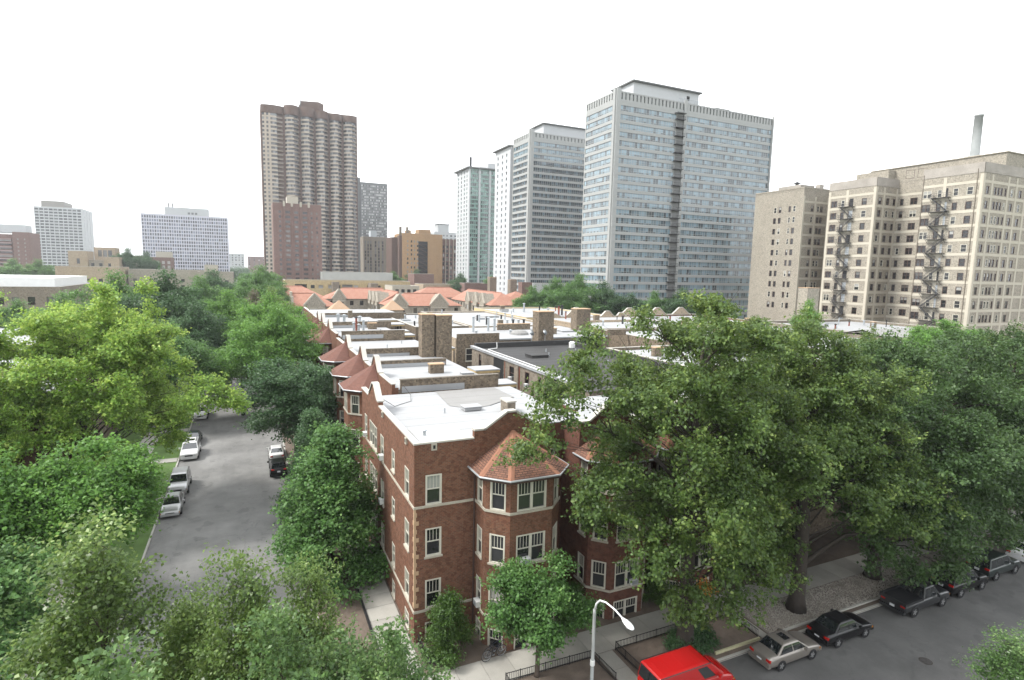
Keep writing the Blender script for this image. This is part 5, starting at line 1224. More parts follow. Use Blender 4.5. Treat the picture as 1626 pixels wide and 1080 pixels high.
# ------------------------------------------------------------------ trees
LEAF = {
 'elm': mat_leaf('elm_leaves', (.020, .045, .010), (.078, .134, .030), (.26, .33, .085), .38, .68),
 'elm_dark': mat_leaf('shaded_elm_leaves', (.016, .038, .011), (.054, .104, .029), (.145, .22, .065), .34, .74),  # darker copy of the elm greens, shade put into the leaf colour
 'lime': mat_leaf('yellow_green_maple_leaves', (.050, .100, .014), (.172, .318, .042), (.50, .60, .15), .44, .60),
 'maple': mat_leaf('green_maple_leaves', (.024, .064, .015), (.086, .185, .045), (.24, .38, .12), .38, .72),
 'olive': mat_leaf('olive_linden_leaves', (.028, .054, .013), (.105, .172, .040), (.32, .41, .13), .40, .68, .38),
 'linden': mat_leaf('blue_green_linden_leaves', (.026, .060, .018), (.092, .168, .048), (.29, .39, .15), .38, .70, .38),
 'bright': mat_leaf('bright_green_leaves', (.034, .092, .016), (.105, .23, .038), (.24, .40, .09), .42, .70),
 'dark': mat_leaf('dark_green_leaves', (.018, .048, .018), (.052, .112, .040), (.13, .215, .085), .34, .76),
 'yew': mat_leaf('feathery_yew_leaves', (.018, .046, .010), (.055, .11, .018), (.13, .20, .04), .3, .76),
 'brown': mat_leaf('brownish_thin_leaves', (.085, .075, .045), (.15, .13, .08), (.25, .23, .14), .3, .76),
}
def unit(a): return a/np.maximum(np.linalg.norm(a, axis=-1, keepdims=True), 1e-9)
def crown_mesh(name, mat, seed, rx, ry, z0, z1, boughs, clumps, leaves, L, rb=.30, low=-.75, top_pull=0.0, clump_r=None, droop=.35, shape='round', extra=(), spires=0):
    """leaf-sized faces grouped in sprays, the sprays in boughs, the boughs in a lobed crown"""
    rs = np.random.RandomState(seed); cz = (z0+z1)/2; rz = (z1-z0)/2
    d = unit(rs.normal(size=(boughs*4, 3))); d = d[d[:, 2] > low][:boughs]; n = len(d)
    lob = unit(rs.normal(size=(7, 3))); amp = rs.uniform(-.34, .36, 7)
    k = 1+((np.maximum(0, d@lob.T)**4)*amp).sum(1)
    fr = (rs.uniform(.18, 1, n)**.45)*k*.86
    bc = d*fr[:, None]*np.array([rx, ry, rz])
    if shape == 'cone': 
        t = rs.uniform(0, 1, n)**1.15; a = rs.uniform(0, 6.283, n); q = np.sqrt(rs.uniform(.12, 1, n))*(1.02-.93*t)*k
        bc = np.stack([rx*q*np.cos(a), ry*q*np.sin(a), rz*(2*t-1)], 1)
    if shape == 'vase':
        t = (bc[:, 2]/rz+1)/2; bc[:, :2] *= (.55+.62*np.clip(t, 0, 1))[:, None]
    if extra: bc = np.vstack([bc, np.array([(e[0], e[1], e[2]-cz) for e in extra])]); n = len(bc)
    R0 = (rx+ry+rz)/3; br = R0*rb*rs.uniform(.65, 1.25, n)
    if extra: br[-len(extra):] = [e[3] for e in extra]
    bc[:, 2] += cz
    # sprays on each bough
    cd = unit(rs.normal(size=(n, clumps, 3))+np.array([0, 0, .55])+unit(bc-np.array([0, 0, cz-.3*rz]))[:, None]*.55)
    cc = bc[:, None]+cd*br[:, None, None]*np.array([1, 1, .68])*rs.uniform(.35, 1.05, (n, clumps, 1))
    if spires:                                   # young upright shoots on top
        idx = rs.choice(n, spires); sp = bc[idx]+np.array([0, 0, 1])*br[idx][:, None]
        cc2 = sp[:, None]+rs.normal(size=(spires, clumps, 3))*np.array([.12, .12, 0])*R0*.4+np.array([0, 0, 1])*rs.uniform(-.2, 1.0, (spires, clumps, 1))*R0*.34
        cc = np.vstack([cc, cc2]); cd = np.vstack([cd, unit(rs.normal(size=cc2.shape)+np.array([0, 0, .8]))])
    cc = cc.reshape(-1, 3); cd = cd.reshape(-1, 3); m = len(cc)
    cr = clump_r or L*2.3
    tw = unit(cd*.9+rs.normal(size=(m, 3))*.5+np.array([0, 0, -.1]))      # twig axis
    t = rs.uniform(-1, 1, (m, leaves, 1))
    pos = cc[:, None]+tw[:, None]*t*cr*1.25+rs.normal(size=(m, leaves, 3))*cr*np.array([.5, .5, .32])
    ax = unit(tw[:, None]*.5+rs.normal(size=(m, leaves, 3))*.75+np.array([0, 0, -droop]))
    nr = unit(np.array([0, 0, 1.0])+cd[:, None]*.55+rs.normal(size=(m, leaves, 3))*.55)
    pos = pos.reshape(-1, 3); ax = ax.reshape(-1, 3); nr = nr.reshape(-1, 3); N = len(pos)
    sd_ = unit(np.cross(nr, ax)); nr = np.cross(ax, sd_)
    l = (L*rs.uniform(.6, 1.25, N))[:, None]; w = l*.36
    v = np.empty((N, 4, 3)); v[:, 0] = pos-ax*l*.5; v[:, 2] = pos+ax*l*.5
    v[:, 1] = pos+ax*l*-.04+sd_*w+nr*l*.12; v[:, 3] = pos+ax*l*-.04-sd_*w+nr*l*.12
    me = bpy.data.meshes.new(name); me.vertices.add(N*4); me.vertices.foreach_set('co', v.reshape(-1))
    me.loops.add(N*4); me.loops.foreach_set('vertex_index', np.arange(N*4, dtype=np.int32))
    me.polygons.add(N); me.polygons.foreach_set('loop_start', np.arange(0, N*4, 4, dtype=np.int32))
    me.update(calc_edges=True); me.materials.append(mat); me.validate()
    return me, bc, br, cc.reshape(-1, 3)
def trunk_mesh(name, mat, seed, h0, r0, bc, br, cc, top, lean=(0, 0), limbs=7, twigs=60):
    rs = random.Random(seed); b = MB()
    tx, ty = lean
    spine = [Vector((tx*t*t+math.sin(t*5+seed)*.12*r0*2, ty*t*t+math.cos(t*4+seed)*.12*r0*2, top*t)) for t in (0, .04, .15, .3, .45, .6, .75, .9)]
    rad = [r0*q for q in (1.45, 1.08, .95, .85, .66, .45, .27, .1)]
    b.tube(spine, rad, 9)
    ids = list(range(len(bc))); rs.shuffle(ids)
    for n, i in enumerate(ids):
        e = Vector(bc[i]); zt = max(h0*.75, min(top*.82, e.z-(.35+.25*rs.random())*math.hypot(e.x, e.y)-.4))
        t = zt/top; s = Vector((tx*t*t, ty*t*t, zt)); big = n < limbs
        r = r0*(.42 if big else .16)*(1-.6*t); r = max(r, r0*.05)
        mid = s.lerp(e, .45)+Vector((rs.uniform(-.3, .3), rs.uniform(-.3, .3), .12*(e-s).length))
        b.tube([s, s.lerp(mid, .5)+Vector((0, 0, .05)), mid, mid.lerp(e, .55), e], [r, r*.8, r*.6, r*.38, r*.15], 6 if big else 4, False)
        for q in range(2):
            f = e+Vector((rs.uniform(-1, 1), rs.uniform(-1, 1), rs.uniform(-.2, .9)))*float(br[i])
            b.tube([mid.lerp(e, .4), mid.lerp(f, .65)+Vector((0, 0, .1)), f], [r*.35, r*.2, r*.06], 4, False)
    if len(cc):
        bcv = [Vector(x) for x in bc]
        for q in range(twigs):
            c = Vector(cc[rs.randrange(len(cc))]); p = min(bcv, key=lambda x: (x-c).length_squared)
            b.tube([p, p.lerp(c, .5)+Vector((0, 0, .05)), c], [r0*.05, r0*.03, r0*.012], 3, False)
    return b.mesh(name, mat, smooth=True)
TM = {}
def tree_type(key, leaf, seed, rx, ry, z0, z1, boughs, clumps, leaves, L, r0=.3, h0=None, bark=None, limbs=7, twigs=60, lean=(0, 0), **kw):
    cm, bc, br, cc = crown_mesh('crown_'+key, LEAF[leaf], seed, rx, ry, z0, z1, boughs, clumps, leaves, L, **kw)
    tm = trunk_mesh('trunk_'+key, bark or BARK, seed, h0 or z0, r0, bc, br, cc, z1*.93, lean, limbs, twigs)
    TM[key] = (tm, cm)
def tree(key, name, label, x, y, s=1.0, rz=0.0, sz=None, group=None, leaf=None, cat='tree', z=0.0):
    o = thing(name, label, cat, (x, y, z), R(rz), group); o.scale = (s, s, sz or s)
    link('trunk', TM[key][0], o)
    c = TM[key][1]
    if leaf:
        k2 = key+leaf
        if k2 not in TM: c = c.copy(); c.materials[0] = LEAF[leaf]; TM[k2] = (None, c)
        c = TM[k2][1]
    link('crown', c, o); return o

# big elms on the cross street
tree_type('elm_a', 'elm', 3, 8.6, 6.6, 3.6, 22.2, 96, 17, 58, .21, .48, 4.5, BARKD, 9, 260, rb=.225, clump_r=.42, extra=((-9.4, 1.5, 13.8, 2.0), (-9.9, 2.2, 12.6, 1.6), (-8.6, .5, 15.2, 2.0), (-7.4, -1, 11.0, 1.7), (-7.6, .8, 17.2, 2.0), (-8.6, 2.0, 16.2, 1.9), (-6.4, 1.2, 18.9, 1.8), (-5.8, 2.5, 16.5, 2.0), (3.2, -2.2, 6.0, 2.0), (4.6, -1, 8.2, 2.2), (2.4, -2.6, 4.4, 1.7), (5.6, .5, 6.4, 1.9), (6.5, -.5, 5.2, 2.0), (5.0, -1.5, 4.4, 1.8), (7.0, 1, 8.2, 2.2), (6.2, -1, 10, 2.2), (7.4, 0, 6.6, 1.8), (-2.5, -2.5, 5.2, 1.9), (.5, -2.2, 4.2, 1.8), (1.8, -1.2, 6.2, 1.8), (-3.2, -1.5, 7.8, 1.8), (-.5, -1, 2.9, 1.3)))
tree('elm_a', 'street_elm', 'large spreading elm in the fenced bed, its branches over the turret roof', 23.9, 25.3, 1.0, 0, group='big elms along the cross street')
tree_type('elm_b', 'elm', 8, 8.0, 6.8, 3.6, 21.6, 96, 17, 58, .21, .5, 4.2, BARKD, 9, 240, rb=.235, clump_r=.42, extra=((3.5, -4.0, 7.5, 2.1), (5.5, -4.2, 9.0, 2.2), (1.5, -4.0, 9.5, 2.0), (6.5, -3.0, 6.2, 1.9), (7.2, -1, 11.5, 2.1)))
tree('elm_b', 'street_elm', 'elm with a thick leaning trunk in the gravel parkway behind the black sedan', 33.8, 25.3, 1.0, 0, group='big elms along the cross street')
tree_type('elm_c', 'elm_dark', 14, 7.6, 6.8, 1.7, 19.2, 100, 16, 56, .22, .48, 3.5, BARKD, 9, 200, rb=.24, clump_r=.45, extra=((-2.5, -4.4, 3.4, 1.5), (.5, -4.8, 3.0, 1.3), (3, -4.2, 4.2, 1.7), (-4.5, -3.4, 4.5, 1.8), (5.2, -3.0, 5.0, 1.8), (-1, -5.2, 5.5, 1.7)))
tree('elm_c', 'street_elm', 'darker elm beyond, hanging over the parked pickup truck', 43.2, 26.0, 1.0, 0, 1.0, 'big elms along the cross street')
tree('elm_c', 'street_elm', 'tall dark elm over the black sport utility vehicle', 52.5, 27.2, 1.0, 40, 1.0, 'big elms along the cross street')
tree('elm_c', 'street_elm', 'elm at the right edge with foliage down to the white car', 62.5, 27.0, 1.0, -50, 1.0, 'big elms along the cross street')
tree('elm_b', 'street_elm', 'elm crown filling the right edge above the others', 75, 31, 1.05, 310, .88, 'big elms along the cross street')
tree('elm_a', 'yard_elm', 'elm standing behind the first two, tops against the white roofs', 42, 37, .95, 80, .88, 'elms behind the street row')
tree('elm_b', 'yard_elm', 'elm behind the street row below the beige block fire escapes', 59, 39, .95, 180, .85, 'elms behind the street row')
tree('elm_a', 'yard_elm', 'pale green elm below the right corner of the beige block', 84, 44, 1.0, 20, .81, 'elms behind the street row', 'bright')
tree('elm_b', 'yard_elm', 'elm below the smokestack of the beige block', 100, 52, 1.0, 20, .78, 'elms behind the street row', 'bright')
tree('elm_a', 'yard_elm', 'pale elm in front of the beige block at the right edge', 98, 36, 1.0, 120, .8, 'elms behind the street row')
# big yellow-green maple and its neighbours on the left
tree_type('maple_a', 'lime', 21, 9.6, 8.6, 4.0, 19.8, 110, 16, 54, .26, .42, 3.5, BARKD, 9, 160, rb=.235, clump_r=.5, extra=((9.4, -3, 12.0, 2.2), (10.8, -3.5, 11.0, 1.8), (11.8, -4.0, 10.4, 1.4), (8.8, -5, 11.0, 1.9)), spires=10)
tree('maple_a', 'norway_maple', 'large bright yellow-green maple filling the left side of the street', -13.6, 60, 1.0, 0)
tree_type('maple_b', 'maple', 22, 4.6, 4.6, 2.6, 12.2, 60, 14, 52, .24, .24, 2.4, BARKD, 7, 80, rb=.31)
tree('maple_b', 'green_maple', 'mid green maple below the yellow-green maple at the left kerb', -10.3, 43, 1.05, 0, .98, None, 'bright')
tree('maple_b', 'green_maple', 'mid green maple at the left edge beside the yellow-green maple', -16.5, 40.5, 1.15, 80, 1.08, None, 'bright')
tree('maple_b', 'dark_maple', 'green maple low in the left corner above the olive trees', -13.5, 33, .95, 200, .85)
tree('maple_a', 'norway_maple', 'second yellow-green maple at the left edge beyond the first', -21.5, 54, .72, 140, .84)
# nearest trees, below the camera
tree_type('linden_a', 'olive', 31, 2.5, 2.5, 6.5, 16.2, 56, 12, 30, .125, .16, 6.0, BARK, 9, 260, rb=.34, spires=12, clump_r=.30, droop=.5, shape='cone')
tree_type('linden_b', 'linden', 32, 2.7, 2.7, 6.0, 15.6, 56, 12, 30, .135, .16, 6.0, BARK, 9, 260, rb=.34, spires=10, clump_r=.32, droop=.5)
NEAR = 'young trees below the camera'
tree('linden_a', 'linden_tree', 'olive linden with a pointed top, leftmost tall one below the camera', -3.9, 17.5, 1.05, 0, .97, NEAR)
tree('linden_b', 'linden_tree', 'blue-green linden with large leaves lowest in the left corner', -2.7, 12.2, .92, 40, .98, NEAR)
tree('linden_a', 'linden_tree', 'reddish olive linden at the bottom left edge', -6.3, 13.6, 1.0, 100, 1.0, NEAR)
tree('linden_a', 'linden_tree', 'thin topped olive linden standing out against the asphalt', -.6, 16.0, .8, 190, .915, NEAR)
tree('linden_b', 'linden_tree', 'blue-green linden at the bottom left of centre', .6, 12.6, .85, 230, .9, NEAR)
tree('linden_a', 'linden_tree', 'yellowish linden with a bright top beside the pavement', 1.2, 16.6, .75, 260, .865, NEAR)
tree('linden_b', 'linden_tree', 'sprawling pale green linden at the foot of the pavement', 3.3, 15.4, .8, 20, .80, NEAR)
tree('linden_a', 'linden_tree', 'small olive linden between the taller ones at bottom left', -2.2, 20.0, .8, 330, .72, NEAR)
tree('linden_b', 'linden_tree', 'linden twig spray at the bottom right corner by the manhole', 31.9, 11.2, .9, 120, .5, NEAR)
tree('linden_a', 'linden_tree', 'olive linden top just in front of the asphalt, right of the pointed one', -1.6, 17.6, .75, 75, .83, NEAR)
tree('linden_b', 'linden_tree', 'green linden between the thin topped one and the yellowish one', 1.6, 14.4, .8, 300, .86, NEAR)
# right kerb of the side street
tree_type('maple_c', 'maple', 41, 3.7, 3.5, .9, 10.8, 66, 14, 50, .22, .17, 1.6, BARKD, 7, 60, shape='cone', rb=.33)
tree('maple_c', 'green_maple', 'lush green maple on the parkway in front of the corner house side', 5.0, 42.0, 1.2, 0, 1.0)
tree('maple_c', 'dark_maple', 'narrow dark maple between the green maple and parked black car', 4.7, 53.0, .82, 90, .88, None, 'dark')
tree_type('maple_d', 'dark', 42, 5.0, 5.0, 2.8, 13.2, 62, 14, 50, .26, .24, 2.4, BARKD, 7, 60, rb=.32)
tree('maple_d', 'dark_maple', 'broad dark grey-green maple shading the street near the turrets', 4.2, 66, 1.05, 0, 1.0)
tree('maple_d', 'dark_maple', 'dark maple squeezed between the grey-green maple and the turret house', 6.5, 73.5, .72, 130, .85)
tree_type('ash_a', 'bright', 43, 6.0, 6.0, 3.2, 16.6, 64, 14, 46, .30, .27, 3, BARKD, 7, 40, rb=.31)
UP = 'trees up the side street'
tree('ash_a', 'street_ash', 'bright green ash behind the grey-green maple by the far turrets', 3.2, 90, 1.0, 0, 1.0, UP)
tree('ash_a', 'street_ash', 'bright green ash arching over the far end of the visible asphalt', -1.5, 95, .85, 60, .72, UP)
tree('ash_a', 'street_ash', 'green ash farther up the right side of the street', 3.0, 108, 1.05, 160, 1.05, UP)
tree('ash_a', 'street_ash', 'green ash on the left kerb beyond the yellow-green maple', -10, 92, .9, 250, .85, UP, 'maple')
tree('ash_a', 'street_ash', 'dark shaded ash behind the yellow-green maple right side', -9, 110, .95, 20, .95, UP, 'dark')
tree('ash_a', 'street_ash', 'tall dark green ash rising above the left trees toward the office slab', -14, 118, 1.15, 120, 1.25, UP, 'dark')
tree('ash_a', 'street_ash', 'second tall dark ash beside the tan pavilions', -22, 126, 1.2, 210, 1.22, UP, 'maple')
tree('ash_a', 'street_ash', 'light green ash mid street below the office slab', -4, 134, .95, 310, 1.02, UP)
tree('ash_a', 'street_ash', 'thin brownish tree among the green ones up the street', 0.5, 150, .62, 90, .98, UP, 'brown')
tree('ash_a', 'street_ash', 'olive ash just before the orange tiled street end', 5.0, 150, .8, 200, 1.02, UP, 'olive')
tree('ash_a', 'street_ash', 'dark ash up the street below the red-brown building', -12, 165, 1.1, 30, 1.15, UP, 'maple')
tree('ash_a', 'street_ash', 'far green ash left of the plum brick tower', 2, 185, 1.2, 140, 1.22, UP, 'maple')
tree('ash_a', 'street_ash', 'farther green ash beneath the office slab corner', -10, 205, 1.3, 240, 1.22, UP, 'dark')
tree('ash_a', 'street_ash', 'farthest street ash touching the plum brick tower', 4, 235, 1.4, 340, 1.32, UP, 'maple')
tree('ash_a', 'yard_ash', 'green ash in front of the grey brick flats on the left', -33, 135, 1.1, 70, .98, UP, 'maple')
tree('ash_a', 'yard_ash', 'green ash at the left edge before the grey brick flats', -44, 150, .95, 170, .85, UP, 'maple')
tree('ash_a', 'yard_ash', 'wide ash left of the tall dark pair', -27, 150, 1.2, 280, 1.0, UP, 'elm')
# trees before the towers
TW = 'trees in front of the glass towers'
for i, (x, y, s, a, lf, lb) in enumerate(((79, 158, 1.0, 0, 'maple', 'green tree before the towers at the orange roof end'), (86, 156, 1.15, 70, 'maple', 'green tree at the foot of the darker slab tower'), (93, 152, 1.22, 150, 'maple', 'fullest green tree below the tallest slab tower corner'),
        (101, 150, 1.1, 230, 'dark', 'dark green tree below the front of the tallest slab'), (108, 146, .92, 310, 'dark', 'small dark tree ending the clump before the tallest slab'), (124, 142, 1.02, 40, 'dark', 'dark tree below the stair slot of the tallest slab'), (131, 134, .92, 110, 'maple', 'tree at the right foot of the tallest slab'), (118, 148, .95, 10, 'maple', 'pale tree left of the stair slot foot'))):
    tree('ash_a', 'tower_tree', lb, x, y, s, a, s*1.06, TW, lf)
tree('ash_a', 'tower_tree', 'young tree standing before the plain wall of the beige block', 108, 84, .62, 10, 1.05, TW)
for i, (x, y, s, lb) in enumerate(((128, 300, 1.3, 'far tree below the green glass tower'), (112, 318, 1.2, 'far tree left of the green glass tower'), (140, 285, 1.3, 'far tree right below the green glass tower'), (98, 360, 1.3, 'far tree before the orange brick block'), (86, 372, 1.2, 'far tree left of the orange brick block'), (104, 300, 1.0, 'bare-topped far tree near the red brick hall'))):
    tree('ash_a', 'far_tree', lb, x, y, s, i*60, s, 'far trees right of the brown tower', 'dark' if i % 2 else 'maple')
for i, (x, y, s, lb) in enumerate(((-150, 420, 1.3, 'far tree at the left edge below the plum block'), (-135, 410, 1.3, 'far tree below the white grid tower left side'), (-120, 405, 1.35, 'far tree below the white grid tower middle'), (-107, 400, 1.35, 'far tree below the white grid tower right side'), (-68, 425, 1.6, 'dark far tree right of the tan pavilions'), (-60, 440, 1.5, 'dark far tree before the red-brown gabled house'))):
    tree('ash_a', 'far_tree', lb, x, y, s, i*47, s*(1.15 if i > 3 else 1.0), 'far trees on the left', 'dark' if i > 3 else 'maple')
# small maple and shrub before the bay
tree_type('maple_e', 'maple', 51, 3.0, 2.6, 1.5, 7.1, 34, 14, 50, .17, .13, 1.7, BARK, 6, 60, rb=.30)
tree('maple_e', 'small_maple', 'small round maple in front of the corner house bay beside the bicycles', 14.2, 26.4, 1.05, 0, .98)
tree_type('yew_a', 'yew', 52, 1.7, 1.5, .2, 3.7, 34, 12, 48, .12, .08, .3, BARKD, 5, 20, shape='cone', rb=.36, droop=.1, low=-1.1)
tree('yew_a', 'evergreen_shrub', 'feathery dark evergreen shrub against the corner house front', 10.2, 30.3, 1.0, 0, .95, None, None, 'shrub')
for x, y, k, a, lb in ((25.6, 30.2, .75, 60, 'dark shrub between the two bays of the courtyard house'), (32.6, 30.4, .9, 130, 'dark shrub right of the bays under the elm'), (36.0, 30.6, 1.0, 200, 'dark shrub against the brick wall behind the elm trunk'), (39.5, 30.5, .9, 280, 'dark shrub at the end of the brick wall behind the pavement'), (18.8, 30.3, .7, 20, 'low dark shrub beside the courtyard entrance')):
    tree('yew_a', 'evergreen_shrub', lb, x, y, k, a, k*.9, 'shrubs in the front gardens', None, 'shrub')
# low ground cover around the elm in the fenced bed
rs = np.random.RandomState(9)
cm, *_ = crown_mesh('ground_cover', LEAF['dark'], 61, 1.9, 1.1, -.1, .55, 40, 10, 26, .12, rb=.3, low=-.2)
o = link('ground_cover', cm, None, (24.3, 25.2, .05)); tag(o, 'dark ivy-like ground cover round the elm foot behind the red van', 'ground cover', kind='stuff')
# distant treetops that read as one mass along the horizon
rs = np.random.RandomState(77); vv = []; ff = []
mats_far = LEAF['dark']
cm, *_ = crown_mesh('treeline', LEAF['dark'], 62, 7, 7, 2, 13, 22, 8, 16, 1.0, rb=.4)
base_v = np.empty(len(cm.vertices)*3); cm.vertices.foreach_get('co', base_v); base_v = base_v.reshape(-1, 3)
allv = []
for i in range(70):
    y = rs.uniform(560, 1300); x = rs.uniform(-.42, .5)*y
    allv.append(base_v*rs.uniform(.9, 1.5)+np.array([x, y, 0]))
allv = np.vstack(allv); N = len(allv)//4
me = bpy.data.meshes.new('treeline'); me.vertices.add(len(allv)); me.vertices.foreach_set('co', allv.reshape(-1))
me.loops.add(len(allv)); me.loops.foreach_set('vertex_index', np.arange(len(allv), dtype=np.int32)); me.polygons.add(N)
me.polygons.foreach_set('loop_start', np.arange(0, len(allv), 4, dtype=np.int32)); me.update(calc_edges=True); me.materials.append(LEAF['dark'])
tag(link('treeline', me), 'far-off belt of city treetops along the horizon', 'treeline', kind='stuff')

# ------------------------------------------------------------------ vehicles
def paint(name, col, metal=.0, rough=.35): return mat_plain(name, col, rough, .05, 1, 6, .5, metal, coat=.6)
P_SILV = paint('silver_paint', (.42, .42, .42), .5); P_BEIGE = paint('champagne_paint', (.30, .27, .24), .5); P_BLACK = mat_plain('black_paint', (.006, .006, .007), .3, .05, 1, 6, .4, 0, coat=.15); P_RED = paint('red_paint', (.40, .009, .009), 0, .25)
P_WHITE = paint('white_car_paint', (.76, .76, .75)); P_DGREY = paint('dark_grey_paint', (.03, .031, .034), .3); P_DGREEN = paint('dark_green_paint', (.02, .03, .028), .2)
WH = {}
def wheel_meshes(r):
    if r not in WH:
        t = MB(); n = 22
        prof = [(r*.62, -.09), (r*.95, -.1), (r, -.07), (r, .07), (r*.95, .1), (r*.62, .09)]
        for k in range(n):
            a, b_ = 2*math.pi*k/n, 2*math.pi*(k+1)/n
            for (r0, w0), (r1, w1) in zip(prof, prof[1:]):
                t.face([(r0*math.cos(a), w0, r0*math.sin(a)), (r0*math.cos(b_), w0, r0*math.sin(b_)), (r1*math.cos(b_), w1, r1*math.sin(b_)), (r1*math.cos(a), w1, r1*math.sin(a))][::-1])
        m = MB()
        for sg in (-1, 1):
            m.face([(r*.63*math.cos(2*math.pi*k/n), sg*.055, r*.63*math.sin(2*math.pi*k/n)) for k in range(n)][::sg])
            for k in range(5):
                a = 2*math.pi*k/5; d = (math.cos(a), math.sin(a)); p = (-d[1]*.05, d[0]*.05)
                m.face([(p[0], sg*.085, p[1]), (-p[0], sg*.085, -p[1]), (d[0]*r*.6-p[0], sg*.075, d[1]*r*.6-p[1]), (d[0]*r*.6+p[0], sg*.075, d[1]*r*.6+p[1])][::-sg])
        WH[r] = (t.mesh('tyre', RUBBER, smooth=True), m.mesh('rim', RIM))
    return WH[r]
def car(name, label, x, y, rz, pm, spec, group, cat='car', plate=True):
    """x forward in car space; spec gives the side profile"""
    S = spec; L = S['L']; hw = S['W']/2; o = thing(name, label, cat, (x, y, -.116), R(rz), group)
    # lower body: lofted sections, then smoothed
    b = MB(); st = S['body']   # (x, z_low, z_side, z_top, width factor)
    rings = []
    for (bx, zl, zs, zt, wf) in st:
        w = hw*wf
        rings.append([(bx, -w*.9, zl), (bx, -w, zl+.14), (bx, -w, zs), (bx, -w*.9, zt), (bx, -w*.45, zt+.025), (bx, w*.45, zt+.025), (bx, w*.9, zt), (bx, w, zs), (bx, w, zl+.14), (bx, w*.9, zl)])
    n = 10; base = 0
    for r in rings: b.v.extend(r)
    for i in range(len(rings)-1):
        for j in range(n):
            k = (j+1) % n; b.f.append((i*n+j, (i+1)*n+j, (i+1)*n+k, i*n+k)); b.c.append(None); b.mi.append(0)
    b.f.append(tuple(range(n))); b.f.append(tuple((len(rings)-1)*n+j for j in reversed(range(n)))); b.c += [None, None]; b.mi += [0, 0]
    body = link('body', b.mesh('body', pm, smooth=True), o); md = body.modifiers.new('round', 'SUBSURF'); md.levels = md.render_levels = 2
    # cabin
    c = S['cab']; (xr, xrt, xft, xf, zb, zt, wb, wt) = c      # rear base, rear top, front top, front base
    q = MB()
    B4 = [(xr, -hw*wb, zb), (xf, -hw*wb, zb), (xf, hw*wb, zb), (xr, hw*wb, zb)]; T4 = [(xrt, -hw*wt, zt), (xft, -hw*wt, zt), (xft, hw*wt, zt), (xrt, hw*wt, zt)]
    for i in range(4):
        j = (i+1) % 4; q.face([B4[i], B4[j], T4[j], T4[i]])
    mx_, mn = max(xft, xrt), min(xft, xrt)
    tp = [(xrt, -hw*wt, zt), (xft, -hw*wt, zt), (xft, hw*wt, zt), (xrt, hw*wt, zt)]
    ce = [(xrt+(xft-xrt)*.12, -hw*wt*.8, zt+.05), (xft-(xft-xrt)*.12, -hw*wt*.8, zt+.05), (xft-(xft-xrt)*.12, hw*wt*.8, zt+.05), (xrt+(xft-xrt)*.12, hw*wt*.8, zt+.05)]
    for i in range(4):
        j = (i+1) % 4; q.face([tp[i], tp[j], ce[j], ce[i]])
    q.face(ce)
    cb = link('cabin', q.mesh('cabin', pm), o); wd = cb.modifiers.new('weld', 'WELD'); wd.merge_threshold = .001
    bv = cb.modifiers.new('round', 'BEVEL'); bv.width = .05 if zt < 1.9 else .09; bv.segments = 3; bv.limit_method = 'ANGLE'; bv.angle_limit = R(25)
    def pane(nm, P, inset=(.06, .06, .08, .06), off=.012, col=(.015, .018, .02)):
        P = [Vector(p) for p in P]; nn = (P[1]-P[0]).cross(P[3]-P[0]).normalized()*off
        l, r_, lo, hi = inset
        f = lambda u, v: tuple((P[0].lerp(P[1], u)).lerp(P[3].lerp(P[2], u), v)+nn)
        m = MB(); m.face([f(l, lo), f(1-r_, lo), f(1-r_, 1-hi), f(l, 1-hi)], col); link(nm, m.mesh(nm, CARGL), o)
    pane('windscreen', [B4[1], B4[2], T4[2], T4[1]]); pane('rear_window', [B4[3], B4[0], T4[0], T4[3]])
    for sd_i, (a, b_) in ((0, (0, 1)), (1, (2, 3))):
        pts = [B4[a], B4[b_], T4[b_], T4[a]]
        cuts = S.get('side', ((.08, .5), (.54, .93)))
        for (u0, u1) in cuts:
            if sd_i: u0, u1 = 1-u1, 1-u0
            pane('side_window', pts, (u0, 1-u1, .1, .12))
    for (nm, lo_, hi_) in (('sunroof', .35, .72),) if S.get('sunroof') else ():
        m = MB(); xa, xb = xrt+(xft-xrt)*lo_, xrt+(xft-xrt)*hi_; m.face([(xa, -hw*wt*.55, zt+.056), (xb, -hw*wt*.55, zt+.056), (xb, hw*wt*.55, zt+.056), (xa, hw*wt*.55, zt+.056)], (.02, .02, .022)); link(nm, m.mesh(nm, CARGL), o)
    tm, rm = wheel_meshes(S['r'])
    for wx in S['wheels']:
        for sg in (-1, 1):
            w = link('wheel', tm, o, (wx, sg*(hw-.07), S['r'])); link('rim', rm, w)
            a = MB(); nn = 18; a.face([(wx+S['r']*1.16*math.cos(2*math.pi*k/nn), sg*(hw+.004), S['r']+S['r']*1.12*math.sin(2*math.pi*k/nn)) for k in range(nn)][::-sg]); link('wheel_arch', a.mesh('wheel_arch', BLKPL), o)
    xe = st[-1][0]; x0_ = st[0][0]; zl = S['lz']
    for sg in (-1, 1):
        m = MB(); m.box(xe-.2, sg*hw*.6-.15, zl-.06, xe+.012, sg*hw*.6+.13, zl+.05); link('headlight', m.mesh('headlight', CLEARL), o)
        m = MB(); m.box(xe-.2, sg*hw*.86-.04, zl-.04, xe-.05, sg*hw*.86+.04, zl+.05); link('indicator', m.mesh('indicator', AMBER), o)
        m = MB(); m.box(x0_-.012, sg*hw*.7-.16, S['tz']-.075, x0_+.14, sg*hw*.7+.13, S['tz']+.06); link('tail_light', m.mesh('tail_light', REDL), o)
        m = MB(); m.box(c[3]-.55, sg*(hw+.12)-.09, zb+.02, c[3]-.4, sg*(hw+.12)+.09, zb+.18); link('mirror', m.mesh('mirror', pm), o)
    m = MB(); m.box(xe-.1, -hw*.42, zl-.09, xe+.02, hw*.42, zl+.05); link('grille', m.mesh('grille', BLKPL), o)
